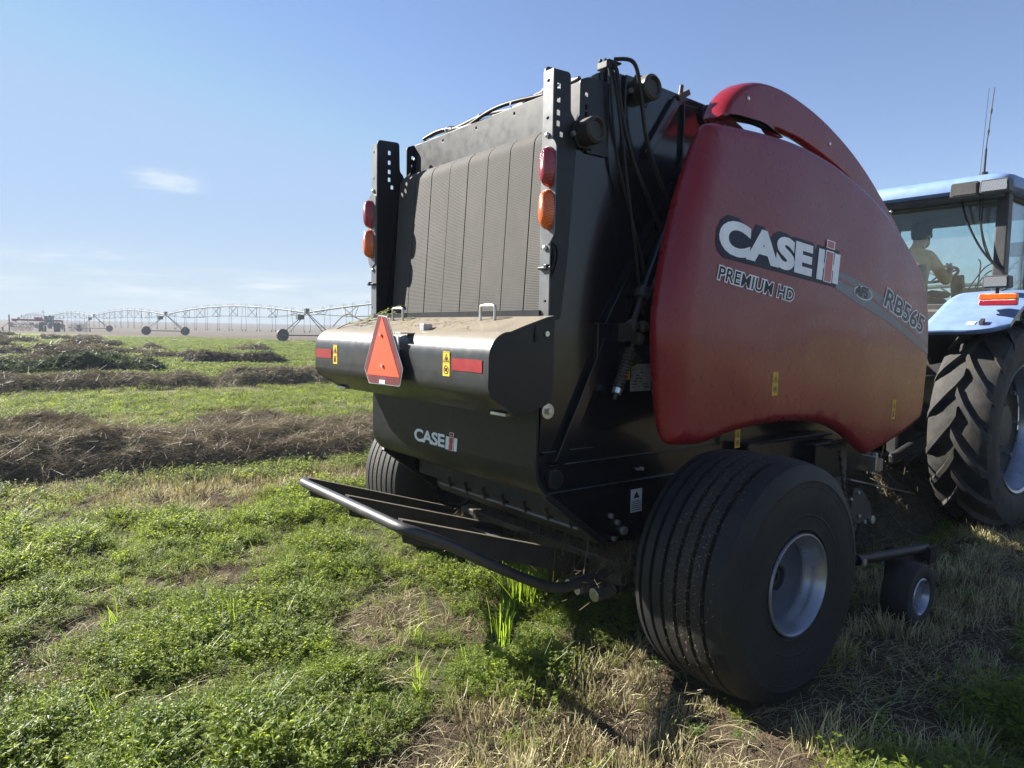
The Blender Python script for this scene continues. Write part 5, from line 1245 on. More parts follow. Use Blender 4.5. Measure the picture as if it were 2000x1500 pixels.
# ------------------------------------------------------------------ centre pivot irrigator across the far side of the field
pivot = empty('centre_pivot_irrigator', (-135, 27, 0))
tag(pivot, 'long wheeled irrigation boom with arched trusses crossing the far end of the field', 'irrigator')
M['galv'] = mat('galv', (0.045, 0.052, 0.053), 0.6, metal=0.0, vary=0.1)
M['galv_dark'] = mat('galv_dark', (0.07, 0.075, 0.075), 0.6)
TW = [(28.0, 44.0), (-30.0, 38.5), (-85.4, 32.2), (-136.5, 26.2), (-199.0, 23.0), (-262.0, 19.0), (-322.0, 15.0)]
HT = 3.75
for i, (tx, ty) in enumerate(TW):
    d = np.array(TW[min(i+1, len(TW)-1)])-np.array(TW[max(i-1, 0)]); d = d/np.linalg.norm(d); nrm = np.array((-d[1], d[0]))
    if nrm[1] < 0: nrm = -nrm
    zb_ = gz_at(tx, ty)
    P = lambda a, b, z: np.array((tx+d[0]*a+nrm[0]*b, ty+d[1]*a+nrm[1]*b, zb_+z))
    tw = empty('drive_tower', (tx, ty, zb_), pivot); m = MB()
    for sb in (-1, 1):
        for a in (-0.35, 0.35): m.tube([P(a*0.4, sb*0.15, HT-0.1), P(a*2.2, sb*3.1, 0.95)], 0.055, 6)
        for t in (0.3, 0.62): m.tube([P(-.35*(.4+1.8*t), sb*(0.15+2.95*t), HT-0.1-(HT-1.05)*t), P(.35*(.4+1.8*t), sb*(0.15+2.95*t), HT-0.1-(HT-1.05)*t)], 0.04, 5)
    m.tube([P(0, -3.2, 0.85), P(0, 3.2, 0.85)], 0.09, 6); m.box(P(0, 0, HT+0.28), (0.5, 0.45, 0.55)); m.box(P(0.1, -0.9, HT-0.55), (0.8, 0.8, 0.6))
    m.build('tower_legs', M['galv'], tw)
    for sb in (-1, 1):
        m = MB(); c = P(0, sb*3.3, 0.86); n_ = 28; vs = []; k0 = 0
        prof_ = [(0.50, -.14), (0.68, -.20), (0.78, -.14), (0.80, 0), (0.78, .14), (0.68, .20), (0.50, .14), (0.2, .06), (0.0, .05)]
        for k in range(n_):
            a = 2*math.pi*k/n_
            for r_, x in prof_: vs.append(c+np.array((d[0]*x, d[1]*x, 0))+np.array((nrm[0], nrm[1], 0))*r_*math.cos(a)+np.array((0, 0, r_*math.sin(a))))
        L = len(prof_); fs = [(k*L+q, k*L+q+1, ((k+1) % n_)*L+q+1, ((k+1) % n_)*L+q) for k in range(n_) for q in range(L-1)]
        m.add(vs, fs); m.build('tower_wheel', M['wheel_dirt'], tw, smooth=40)
for i in range(len(TW)-1):
    A = np.array((*TW[i], gz_at(*TW[i])+HT)); B = np.array((*TW[i+1], gz_at(*TW[i+1])+HT)); L = np.linalg.norm(B-A); d = (B-A)/L; sd_ = np.array((-d[1], d[0], 0))
    arch = lambda t: A+(B-A)*t+np.array((0, 0, 1.15*math.sin(math.pi*t)**0.9 if 0 < t < 1 else 0))
    sp = empty('span', tuple((A+B)/2), pivot)
    m = MB(); m.tube([arch(t) for t in np.linspace(0, 1, 25)], 0.105, 8); m.build('water_pipe', M['galv'], sp, smooth=50)
    m = MB(); nb = 8
    low = lambda t: arch(t)-np.array((0, 0, 1.45*min(1, 4.2*min(t, 1-t))**0.8 if 0 < t < 1 else 0))
    ends = [(k+0.5)/nb for k in range(nb)]
    for k in range(nb):
        t0, tm, t1 = k/nb, (k+0.5)/nb, (k+1)/nb; lo = low(tm)
        for s in (-1, 1):
            m.tube([arch(t0+0.25/nb)+sd_*0.05*s, lo+sd_*0.62*s], 0.034, 5); m.tube([arch(t1-0.25/nb)+sd_*0.05*s, lo+sd_*0.62*s], 0.034, 5)
        m.tube([lo-sd_*0.62, lo+sd_*0.62], 0.03, 5)
    for s in (-1, 1): m.tube([A-np.array((0, 0, 0.3))]+[low(t)+sd_*0.62*s for t in ends]+[B-np.array((0, 0, 0.3))], 0.026, 5)
    m.build('truss', M['galv'], sp)
    m = MB(); nd = 22; g = gz_at(*((A+B)/2)[:2])
    for k in range(nd):
        t = (k+0.5)/nd; p = arch(t); s = 0.30*(1 if k % 2 else -1); q = p+sd_*s
        m.tube([p+np.array((0, 0, 0.1)), p+sd_*s*0.3+np.array((0, 0, 0.42)), p+sd_*s*0.9+np.array((0, 0, 0.38)), q+np.array((0, 0, 0.05)), np.array((q[0]+random.uniform(-.2, .2), q[1]+random.uniform(-.2, .2), g+1.3))], 0.022, 4)
        m.box(np.array((q[0], q[1], g+1.3)), (0.09, 0.09, 0.25))
    m.build('drop_hose', M['galv_dark'], sp, kind='stuff')

# ------------------------------------------------------------------ far tractor and the hay rake behind it
FX, FY = -184.0, 12.4
ft = empty('dark_tractor', (FX, FY, 0)); g0 = gz_at(FX, FY)
tag(ft, 'small dark tractor with twin wheels facing the camera far out in the field', 'tractor')
M['far_dark'] = mat('far_dark', (0.055, 0.07, 0.10), 0.5); M['far_tyre'] = mat('far_tyre', (0.035, 0.035, 0.037), 0.85)
M['rake_red'] = mat('rake_red', (0.30, 0.035, 0.030), 0.5, dust=0.2); M['tine_grey'] = mat('tine_grey', (0.22, 0.21, 0.20), 0.6)
# the tractor faces +X (towards the camera); sideways is Y
for y in (-1.75, -1.1, 1.1, 1.75):
    m = MB(); m.lathe([(0.45, -.26), (0.9, -.28), (1.0, -.2), (1.02, 0), (1.0, .2), (0.9, .28), (0.45, .26), (0.2, .1), (0, .1)], (FX, FY+y, g0+1.0), 28, axis=1); m.build('wheel', M['far_tyre'], ft, smooth=40)
for y in (-1.0, 1.0):
    m = MB(); m.lathe([(0.3, -.2), (0.62, -.22), (0.72, -.15), (0.72, .15), (0.62, .22), (0.3, .2), (0, .1)], (FX+2.7, FY+y, g0+0.72), 24, axis=1); m.build('front_wheel', M['far_tyre'], ft, smooth=40)
m = MB(); m.box((FX+2.2, FY, g0+1.55), (2.4, 0.85, 0.75)); m.box((FX+1.4, FY, g0+0.95), (3.8, 0.6, 0.5)); m.build('engine_hood', M['far_dark'], ft, bevel=0.1)
m = MB(); m.box((FX-0.1, FY, g0+1.7), (1.5, 1.6, 0.5)); m.box((FX-0.2, FY, g0+3.36), (2.0, 1.95, 0.18))
for x in (-0.9, 0.65):
    for y in (-0.8, 0.8): m.box((FX+x, FY+y, g0+2.6), (0.09, 0.09, 1.4))
m.build('cab', M['far_dark'], ft, bevel=0.02)
m = MB(); m.box((FX+0.66, FY, g0+2.6), (0.03, 1.5, 1.3)); m.box((FX-0.91, FY, g0+2.6), (0.03, 1.5, 1.3)); m.build('cab_glass', M['far_glass'], ft)
m = MB(); m.box((FX-0.45, FY, g0+2.2), (0.25, 0.5, 0.8)); m.build('seat', M['far_tyre'], ft)
for y in (-1.5, 1.5):
    m = MB(); m.box((FX, FY+y, g0+2.08), (1.6, 0.85, 0.08)); m.build('fender', M['far_dark'], ft, bevel=0.02)
m = MB(); m.cyl((FX-0.9, FY-1.0, g0+3.4), (FX-0.9, FY-1.0, g0+5.0), 0.03, 6); m.box((FX-0.9, FY-1.0, g0+4.3), (0.3, 0.5, 0.12)); m.build('aerial', M['far_dark'], ft)
rk = empty('hay_rake', (FX-6, FY, 0)); g1 = gz_at(FX-6, FY)
tag(rk, 'wide red hay rake with folded arms trailing behind the far tractor', 'rake')
m = MB(); m.tube([(FX-5, FY-6.6, g1+2.55), (FX-5, FY-0.8, g1+2.5), (FX-5, FY+2.9, g1+2.45)], 0.22, 8); m.tube([(FX-2, FY, g1+0.9), (FX-5, FY, g1+2.3)], 0.15, 6); m.box((FX-5, FY-1.6, g1+2.7), (0.9, 1.6, 0.9)); m.box((FX-5, FY-6.0, g1+2.4), (0.6, 0.9, 0.5)); m.build('boom', M['rake_red'], rk, smooth=50)
for y, h in ((-7.0, 3.6), (2.9, 2.6)):
    m = MB(); m.tube([(FX-5, FY+y, g1+0.3), (FX-5, FY+y, g1+h)], 0.14, 6); m.tube([(FX-5, FY+y, g1+1.9), (FX-5, FY+y-1.6, g1+0.5)], 0.07, 6); m.build('mast', M['rake_red'], rk)
for y in (-8.2, -7.0, 3.3, 8.4):
    m = MB(); m.lathe([(0.15, -.12), (0.42, -.13), (0.45, 0), (0.42, .13), (0.15, .12), (0, .05)], (FX-5, FY+y, g1+0.45), 20, axis=1); m.build('castor_wheel', M['far_tyre'], rk, smooth=40)
for y in (-5.8, -4.5, -3.2, 5.0, 6.2, 7.4):
    m = MB(); c = np.array((FX-6+0.25*y, FY+y, g1+1.05))
    for k in range(40):
        a = 2*math.pi*k/40; m.tube([c+np.array((0.3*math.cos(a), 0.15*math.cos(a), 0.3*math.sin(a))), c+np.array((0.9*math.cos(a), 0.75*math.cos(a), 0.95*math.sin(a))), c+np.array((0.9*math.cos(a+.15), 0.8*math.cos(a+.15), 1.12*math.sin(a+.15)))], 0.022, 3, caps=False)
    for r_ in (0.32, 0.9): m.tube([c+np.array((r_*math.cos(a), 0.8*r_*math.cos(a), r_*math.sin(a))) for a in np.linspace(0, 2*math.pi, 25)], 0.035, 5, caps=False)
    m.build('rake_wheel', M['tine_grey'], rk)
m = MB(); m.bar((FX-5, FY+4, g1+1.0), (FX-7, FY+8.4, g1+0.9), 0.12, 0.12); m.bar((FX-6.5, FY-7.0, g1+1.0), (FX-7, FY-1.5, g1+0.9), 0.12, 0.12); m.build('rake_beam', M['rake_red'], rk)

# ------------------------------------------------------------------ windrows of raked hay
def windrow(label, segs, x0, halfw, height, y0, y1, mass, stalk, n_st, st_len, st_w, lumps=0.45, seed=0, step=0.12, name='hay_windrow', wav=0.35, vis=None, ruff=1.0):
    """a ridge of hay along Y; segs limits it to stretches (ya, yb)"""
    n = int((y1-y0)/step)+1; ys = np.linspace(y0, y1, n); nt = 19; ts = np.linspace(-1, 1, nt)
    Yg, Tg = np.meshgrid(ys, ts, indexing='ij')
    cen = x0+(fbm(ys*0.22, ys*0+seed, seed, 3)-0.5)*2*wav; hw = halfw*(0.78+0.5*fbm(ys*0.5, ys*0+3, seed+1, 3))
    env = np.zeros(n)
    for a, b in segs: env = np.maximum(env, sstep(a, a+0.9*halfw+0.2, ys)*(1-sstep(b-0.9*halfw-0.2, b, ys)))
    hh = height*(1-lumps*0.9+lumps*2.0*fbm(ys*0.75, ys*0+8, seed+2, 3))*env
    X = cen[:, None]+hw[:, None]*Tg*(0.35+0.65*np.sqrt(env))[:, None]
    prof_ = np.power(np.clip(1-np.abs(Tg)**2.3, 0, 1), 0.75)
    rough = 1+ruff*(0.6*(fbm(X*1.6, Yg*0.9, seed+5, 4)-0.5)+0.45*(fbm(X*7, Yg*5, seed+6, 3)-0.5))
    Zt = terrain(X, Yg)
    Z = Zt-0.06+(hh[:, None]+0.06*(env[:, None] > 0.02))*prof_*rough
    V = np.stack([X, Yg, Z], -1).reshape(-1, 3)
    a_, b_ = np.meshgrid(np.arange(n-1), np.arange(nt-1), indexing='ij')
    F = np.stack([a_*nt+b_, (a_+1)*nt+b_, (a_+1)*nt+b_+1, a_*nt+b_+1], -1)
    keep = (env[:-1] > 0.01) | (env[1:] > 0.01)
    F = F[keep].reshape(-1, 4)[:, ::-1]
    o = np_mesh(name, V, F, M[mass], smooth=True)
    tag(o, label, 'windrow', 'windrows lying across the hay field')
    # loose stalks over the ridge
    r = np.random.default_rng(seed+99)
    lo, hi = vis if vis else (y0, y1)
    ky = r.uniform(lo, hi, n_st); kt = r.uniform(-1, 1, n_st)
    yi = np.clip(((ky-y0)/(y1-y0)*(n-1)), 0, n-2); i0 = yi.astype(int); tf = (kt+1)/2*(nt-1); j0 = np.clip(tf.astype(int), 0, nt-2)
    G = np.stack([X, Yg, Z], -1); e_ok = (env[i0] > 0.12) & (np.abs(kt) < 0.97)
    fi = (yi-i0)[:, None]; fj = (tf-j0)[:, None]
    P = (G[i0, j0]*(1-fj)+G[i0, j0+1]*fj)*(1-fi)+(G[i0+1, j0]*(1-fj)+G[i0+1, j0+1]*fj)*fi
    du = G[i0+1, j0]-G[i0, j0]; dv = G[i0, j0+1]-G[i0, j0]
    du /= np.linalg.norm(du, axis=1)[:, None]+1e-9; dv /= np.linalg.norm(dv, axis=1)[:, None]+1e-9; nn = np.cross(du, dv); nn *= np.sign(nn[:, 2:3]+1e-9); nn /= np.linalg.norm(nn, axis=1)[:, None]+1e-9
    P, du, dv, nn = P[e_ok], du[e_ok], dv[e_ok], nn[e_ok]; k = len(P)
    th_ = r.normal(0, 0.75, k)[:, None]; dr = du*np.cos(th_)*r.choice([-1, 1], k)[:, None]+dv*np.sin(th_)
    lift = r.gamma(1.1, 0.16, k)[:, None]-0.08; dr = dr+nn*lift; dr /= np.linalg.norm(dr, axis=1)[:, None]
    Ls = (st_len*r.gamma(3.0, 0.33, k))[:, None]; sidev = np.cross(dr, nn); sidev /= np.linalg.norm(sidev, axis=1)[:, None]+1e-9
    roll = r.uniform(0, np.pi, k)[:, None]; wv = (sidev*np.cos(roll)+nn*np.sin(roll))*st_w*r.uniform(0.5, 1.4, k)[:, None]
    bend = nn*r.normal(0.02, 0.10, k)[:, None]+sidev*r.normal(0, 0.14, k)[:, None]
    pts = []
    for t in (-0.5, -0.17, 0.17, 0.5):
        pts.append(P+nn*0.012+dr*Ls*t-bend*Ls*(4*t*t))
    VV = np.stack([np.stack([p-wv, p+wv], 1) for p in pts], 1).reshape(k, 8, 3)
    Fq = np.array([(0, 1, 3, 2), (2, 3, 5, 4), (4, 5, 7, 6)])
    FF = (np.arange(k)[:, None, None]*8+Fq[None]).reshape(-1, 4)
    s = np_mesh('hay_stalks', VV.reshape(-1, 3), FF, M[stalk], o); s['kind'] = 'stuff'
    return o
windrow('nearest dark hay windrow, tangled stalks, lying just across the green strip from the baler', [(-20, 20)], -6.25, 1.02, 0.36, -9, 13, 'hay_mass', 'hay_stalk', 60000, 0.24, 0.0016, 0.38, 3, 0.09, vis=(-4.2, 5.5))
windrow('lumpy hay windrow close behind the nearest one, ending in a low heap on the right', [(-20, -0.9), (-0.7, 1.75)], -7.85, 0.85, 0.31, -9, 2.0, 'hay_mass', 'hay_stalk', 40000, 0.24, 0.0018, 0.42, 12, 0.09, vis=(-4.6, 2.0), wav=0.2)
windrow('long dark windrow in the middle distance crossing from the left edge to the baler hood', [(-14, 3.1), (2.2, 16)], -17.7, 1.15, 0.36, -14, 17, 'hay_mass', 'hay_stalk', 36000, 0.28, 0.0034, 0.32, 21, 0.14, vis=(-7, 8))
windrow('greyish green leafy windrow standing taller than its neighbours on the left', [(-14, 3.3)], -24.9, 1.05, 0.40, -14, 4, 'hay_mass_green', 'hay_green', 18000, 0.30, 0.011, 0.7, 33, 0.16, vis=(-8, 4), ruff=1.5)
windrow('short thick windrow heap on the right, in front of the irrigation wheels', [(4.3, 9.6)], -30.0, 1.05, 0.40, 3.5, 10.5, 'hay_mass', 'hay_stalk', 9000, 0.34, 0.010, 0.5, 41, 0.14)
rows = [(-31.5, 0.40, [(-10, 0.5), (1.0, 4.1)], 'broken low windrow of brown hay just beyond the leafy green one'),
        (-36.0, 0.46, [(-12, -2), (-1.2, 2.8), (3.6, 8.2)], 'windrow in three separate heaps beyond the broken low one'),
        (-41.5, 0.44, [(-12, 0.6), (1.6, 6.6), (8.2, 9.4)], 'thin far windrow with one small round heap at its right end'),
        (-49.0, 0.46, [(-14, -1.5), (-0.4, 5.0), (6.0, 8.4), (11.6, 15.5)], 'far windrow of several heaps with a pointed heap off to the right'),
        (-59.0, 0.50, [(-16, 0.5), (2.0, 7.5)], 'distant windrow on the left below the far tractor'),
        (-72.0, 0.52, [(-18, 3.0), (4.0, 8.0)], 'more distant windrow, a thin dark line on the left'),
        (-90.0, 0.55, [(-20, 1.5), (3.0, 10.5)], 'second thinnest windrow line out towards the far tractor'),
        (-116.0, 0.6, [(-24, 3.5)], 'farthest windrow line, at the left edge near the hay rake')]
for i, (x, h, sg, lb) in enumerate(rows):
    windrow(lb, sg, x, 1.15, h*0.72, sg[0][0]-0.5, sg[-1][1]+0.5, 'hay_mass', 'hay_stalk', 6000, 0.42, 0.012+0.004*i, 0.6, 50+i*7, 0.2, vis=(max(sg[0][0], x*0.16-8), sg[-1][1]))
windrow('brown windrow under the drawbar between the baler and the blue tractor', [(1.7, 14)], 0.0, 0.85, 0.36, 1.5, 14, 'hay_mass', 'hay_stalk', 9000, 0.26, 0.0032, 0.4, 77, 0.10, vis=(1.7, 7))

# ------------------------------------------------------------------ plants
PROTO = {}
def proto_mesh(name, V, F, mats, mi):
    me = bpy.data.meshes.new(name); me.from_pydata([tuple(p) for p in V], [], F)
    for k in mats: me.materials.append(M[k])
    me.polygons.foreach_set('material_index', mi); me.update()
    return bpy.data.objects.new(name, me)
def collect(name, objs):
    c = bpy.data.collections.new(name)
    for o in objs: c.objects.link(o)
    return c
def leaflet(V, F, MI, base, d, up, L, w, mi):
    d = d/np.linalg.norm(d); s = np.cross(d, up); s /= np.linalg.norm(s)+1e-9; n = np.cross(s, d)
    b = len(V); V += [base, base+d*L*0.55-s*w+n*w*0.35, base+d*L, base+d*L*0.55+s*w+n*w*0.35]
    F += [(b, b+1, b+2), (b, b+2, b+3)]; MI += [mi, mi]
def alfalfa(seed, ns, h, spread, ll, per, mi=0):
    r = np.random.default_rng(seed); V, F, MI = [], [], []
    for i in range(ns):
        a = r.uniform(0, 2*np.pi); b0 = np.array((np.cos(a), np.sin(a), 0))*spread*0.45*np.sqrt(r.uniform())
        lean = r.uniform(0.15, 1.0); a2 = a+r.normal(0, 0.7); H = h*r.uniform(0.55, 1.15)
        tip = b0+np.array((np.cos(a2)*lean*H, np.sin(a2)*lean*H, H*(1-0.25*lean)))
        mid = (b0+tip)/2+np.array((0, 0, 0.12*H))
        path = [b0, mid, tip]; wv = np.array((-np.sin(a2), np.cos(a2), 0))*0.0012
        k = len(V)
        for p in path: V += [p-wv, p+wv]
        F += [(k, k+1, k+3, k+2), (k+2, k+3, k+5, k+4)]; MI += [1, 1]
        for j in range(per):
            t = 0.25+0.75*(j+r.uniform(0, 0.6))/per; t = min(t, 1)
            p = (1-t)**2*b0+2*t*(1-t)*mid+t*t*tip; az = r.uniform(0, 2*np.pi); pe = np.array((np.cos(az), np.sin(az), r.uniform(0.2, 0.8))); pe /= np.linalg.norm(pe)
            q = p+pe*ll*r.uniform(0.4, 1.0)
            for da in (-0.75, 0, 0.75):
                dd = np.array((np.cos(az+da), np.sin(az+da), r.uniform(-0.35, 0.5))); leaflet(V, F, MI, q, dd, np.array((r.normal(0, .3), r.normal(0, .3), 1.0)), ll*r.uniform(0.75, 1.25), ll*r.uniform(0.24, 0.34), mi)
    return V, F, MI
def straws(seed, n, h, spread, w, lean=0.45, lying=0.0, seg=3):
    r = np.random.default_rng(seed); V, F, MI = [], [], []
    for i in range(n):
        a = r.uniform(0, 2*np.pi); b0 = np.array((np.cos(a), np.sin(a), 0))*spread*np.sqrt(r.uniform()); a2 = a+r.normal(0, 0.9); H = h*r.uniform(0.45, 1.25)
        ly = r.uniform() < lying
        ln = r.uniform(0.9, 1.4) if ly else abs(r.normal(0, lean)); cv = r.normal(0, 0.35)
        k = len(V); wv = np.array((-np.sin(a2+0.5), np.cos(a2+0.5), 0))*w*r.uniform(0.6, 1.3)
        for j in range(seg+1):
            t = j/seg; zz = (0.012+0.02*np.sin(t*3+cv*5)) if ly else H*t*(1-0.28*ln*t)
            p = b0+np.array((np.cos(a2+cv*t)*ln*H*t, np.sin(a2+cv*t)*ln*H*t, zz)); V += [p-wv*(1-0.5*t), p+wv*(1-0.5*t)]
        for j in range(seg): F.append((k+2*j, k+2*j+1, k+2*j+3, k+2*j+2)); MI.append(0)
    return V, F, MI
near_c = collect('alfalfa_near', [proto_mesh('alfalfa', *(lambda q: (q[0], q[1], ['leaf' if s % 4 else 'leaf_blue', 'stem_green'], q[2]))(alfalfa(100+s, 9, 0.085+0.03*(s % 3), 0.075, 0.0145, 5))) for s in range(7)])
mid_c = collect('alfalfa_mid', [proto_mesh('alfalfa', *(lambda q: (q[0], q[1], ['leaf_far' if s % 3 else 'leaf', 'stem_green'], q[2]))(alfalfa(200+s, 12, 0.13+0.03*(s % 3), 0.17, 0.026, 5))) for s in range(6)])
far_c = collect('alfalfa_far', [proto_mesh('alfalfa', *(lambda q: (q[0], q[1], ['leaf_far', 'stem_green'], q[2]))(alfalfa(300+s, 14, 0.20, 0.5, 0.075, 4))) for s in range(5)])
stub_c = collect('stubble', [proto_mesh('stubble', *(lambda q: (q[0], q[1], ['straw' if s % 4 else 'straw_brown'], q[2]))(straws(400+s, 15, 0.058+0.014*(s % 3), 0.045, 0.0019))) for s in range(7)])
lie_c = collect('fallen', [proto_mesh('fallen', *(lambda q: (q[0], q[1], ['straw_brown' if s % 2 else 'straw'], q[2]))(straws(500+s, 22, 0.11, 0.16, 0.0014, lying=1.0, seg=4))) for s in range(6)])
dryfar_c = collect('stubble_far', [proto_mesh('stubble', *(lambda q: (q[0], q[1], ['straw'], q[2]))(straws(600+s, 34, 0.065, 0.28, 0.0036))) for s in range(4)])
grass_c = collect('blades', [proto_mesh('blade_tuft', *(lambda q: (q[0], q[1], ['grass_blade'], q[2]))(straws(700+s, 14, 0.16, 0.03, 0.0022, lean=0.55, seg=4))) for s in range(4)])

def scatter(name, pts, size, coll, label, kind='stuff', tilt=0.12):
    k = len(pts); V = np.asarray(pts, np.float32)
    me = bpy.data.meshes.new(name); me.vertices.add(k); me.vertices.foreach_set('co', V.ravel())
    rot = np.stack([rng.normal(0, tilt, k), rng.normal(0, tilt, k), rng.uniform(0, 2*np.pi, k)], -1)
    for nm, tp, arr, key in (('rot', 'FLOAT_VECTOR', rot, 'vector'), ('size', 'FLOAT', size, 'value'), ('which', 'INT', rng.integers(0, len(coll.objects), k), 'value')):
        at = me.attributes.new(nm, tp, 'POINT'); at.data.foreach_set(key, np.asarray(arr).ravel().astype(np.int32 if tp == 'INT' else np.float32))
    o = bpy.data.objects.new(name, me); COL.objects.link(o)
    g = bpy.data.node_groups.new('scatter', 'GeometryNodeTree')
    g.interface.new_socket('Geometry', in_out='INPUT', socket_type='NodeSocketGeometry'); g.interface.new_socket('Geometry', in_out='OUTPUT', socket_type='NodeSocketGeometry')
    gi = g.nodes.new('NodeGroupInput'); go = g.nodes.new('NodeGroupOutput'); ip = g.nodes.new('GeometryNodeInstanceOnPoints'); ci = g.nodes.new('GeometryNodeCollectionInfo')
    ci.inputs['Collection'].default_value = coll; ci.inputs['Separate Children'].default_value = True; ci.inputs['Reset Children'].default_value = True
    ip.inputs['Pick Instance'].default_value = True
    def na(nm, tp):
        q = g.nodes.new('GeometryNodeInputNamedAttribute'); q.data_type = tp; q.inputs['Name'].default_value = nm; return q.outputs[0]
    g.links.new(gi.outputs[0], ip.inputs['Points']); g.links.new(ci.outputs[0], ip.inputs['Instance']); g.links.new(na('which', 'INT'), ip.inputs['Instance Index'])
    er = g.nodes.new('FunctionNodeEulerToRotation'); g.links.new(na('rot', 'FLOAT_VECTOR'), er.inputs[0]); g.links.new(er.outputs[0], ip.inputs['Rotation'])
    g.links.new(na('size', 'FLOAT'), ip.inputs['Scale']); g.links.new(ip.outputs[0], go.inputs[0])
    md = o.modifiers.new('scatter', 'NODES'); md.node_group = g
    tag(o, label, None, None, kind)
    return o
def sector(n, r0, r1, a0=-1.02, a1=0.98, pw=1.0):
    """random places in the wedge of ground the camera looks over"""
    u = rng.uniform(0, 1, n); r_ = np.sqrt(r0*r0+(r1*r1-r0*r0)*u) if pw == 1 else r0*(r1/r0)**u
    a = YAW+rng.uniform(a0, a1, n); return CX+r_*np.sin(a), CY+r_*np.cos(a), r_
def under_wheel(x, y):
    return ((np.abs(np.abs(x)-1.366) < 0.26) & (np.abs(y) < 0.24)) | ((np.abs(np.abs(x)-0.97) < 0.26) & (np.abs(y-TY) < 0.42)) | ((np.abs(x-1.5) < 0.09) & (np.abs(y-1.4) < 0.10))
def in_windrow(x, y):
    return (np.abs(x+6.25) < 0.80) | ((np.abs(x+7.85) < 0.65) & (y < 1.6)) | (np.abs(x+17.7) < 0.95) | ((np.abs(x) < 0.6) & (y > 2.0))
def on_ground(x, y): return np.stack([x, y, terrain(x, y)], -1)
def pick(x, y, r_, prob):
    k = (rng.uniform(0, 1, len(x)) < prob) & ~under_wheel(x, y) & ~in_windrow(x, y)
    return x[k], y[k], r_[k]
# green regrowth
x, y, r_ = sector(40000, 0.9, 7.5); g_, d_, b_ = masks(x, y); x, y, r_ = pick(x, y, r_, (g_*0.95+0.03)*(0.25+0.75*sstep(0.22, 0.46, fbm(x*2.6, y*2.6, 81, 3))))
clump = fbm(x*2.6, y*2.6, 81, 3)
scatter('alfalfa_plants', on_ground(x, y), (0.40+2.2*np.clip(clump-0.25, 0, 1)**1.4)*rng.uniform(0.7, 1.3, len(x)), near_c, 'short green alfalfa regrowth covering the near ground')
x, y, r_ = sector(30000, 7.2, 27, -0.75, 0.75); g_, d_, b_ = masks(x, y); x, y, r_ = pick(x, y, r_, g_*0.95+0.05)
scatter('alfalfa_plants', on_ground(x, y), (0.5+0.6*fbm(x*1.1, y*1.1, 82, 3))*rng.uniform(0.7, 1.2, len(x)), mid_c, 'green alfalfa strips between the windrows')
x, y, r_ = sector(26000, 26, 120, -0.72, 0.3, 2); g_, d_, b_ = masks(x, y); bb = beyond(x, y); x, y, r_ = pick(x, y, r_, (g_*0.9+0.1)*(1-bb))
scatter('alfalfa_plants', on_ground(x, y), (0.45+0.5*fbm(x*0.5, y*0.5, 83, 3))*rng.uniform(0.7, 1.2, len(x)), far_c, 'distant green crop reaching to the irrigation boom')
# dry stubble and fallen straw
x, y, r_ = sector(30000, 0.9, 8.5); g_, d_, b_ = masks(x, y); x, y, r_ = pick(x, y, r_, np.clip(d_*1.0+0.10*(1-g_), 0, 1))
st = fbm(x*3.0, y*3.0, 91, 3); k = st > 0.50
scatter('dry_stubble', on_ground(x[k], y[k]), (0.3+1.5*st[k])*rng.uniform(0.7, 1.25, k.sum()), stub_c, 'pale cut stubble stems standing in the trodden strips', tilt=0.2)
x, y, r_ = sector(11000, 0.9, 9.0); g_, d_, b_ = masks(x, y); x, y, r_ = pick(x, y, r_, np.clip(0.24+d_*0.40+0.3*b_, 0, 1))
scatter('fallen_straw', on_ground(x, y), rng.uniform(0.6, 1.5, len(x)), lie_c, 'loose brown straw lying on the soil', tilt=0.08)
yy = rng.uniform(-5, 7, 5200); ck = rng.integers(0, 4, 5200); xx_ = np.choose(ck, [-6.25, -7.85, -17.7, -17.7])+rng.normal(0, 1.0, 5200)*np.where(ck > 1, 1.25, 0.95)
kk = (xx_ < -4.4); xx_, yy = xx_[kk], yy[kk]
scatter('loose_hay', on_ground(xx_, yy), rng.uniform(0.8, 1.8, len(xx_)), lie_c, 'loose wisps of hay strewn beside the windrows', tilt=0.25)
x, y, r_ = sector(14000, 7.5, 40, -0.75, 0.75, 2); g_, d_, b_ = masks(x, y); x, y, r_ = pick(x, y, r_, np.clip(d_*0.9+0.05, 0, 1))
scatter('dry_stubble', on_ground(x, y), rng.uniform(0.6, 1.3, len(x)), dryfar_c, 'straw coloured stubble strips farther out', tilt=0.15)
x, y, r_ = sector(1500, 0.9, 8.0); g_, d_, b_ = masks(x, y); x, y, r_ = pick(x, y, r_, g_*0.35)
scatter('grass_blades', on_ground(x, y), rng.uniform(0.5, 1.0, len(x)), grass_c, 'stray green grass blades among the alfalfa')
# single tufts one can point to
def tuft(name, c, n, h, spread, w, mt, label, lean=0.3, seed=0):
    V_, F_, mi = straws(seed, n, h, spread, w, lean=lean, seg=5); z = gz_at(c[0], c[1])
    m = MB(); m.add([(p[0]+c[0], p[1]+c[1], p[2]+z) for p in V_], F_)
    o = m.build(name, M[mt], None, fixn=False, loc=(c[0], c[1], z)); tag(o, label, 'grass tuft'); return o
p = on_z(1022, 1192); tuft('grass_tuft', p, 150, 0.34, 0.12, 0.0030, 'grass_blade', 'tall dense grass tuft growing in the shade under the bale ramp', 0.22, 1)
p = on_z(978, 1272); tuft('grass_tuft', p, 36, 0.26, 0.05, 0.0026, 'grass_blade', 'small sunlit yellow green grass tuft beside the tall shaded tuft', 0.25, 2)
p = on_z(462, 1245); tuft('grass_tuft', p, 60, 0.17, 0.10, 0.0026, 'grass_blade', 'loose grass tuft out in the sunlit alfalfa left of the baler', 0.7, 3)
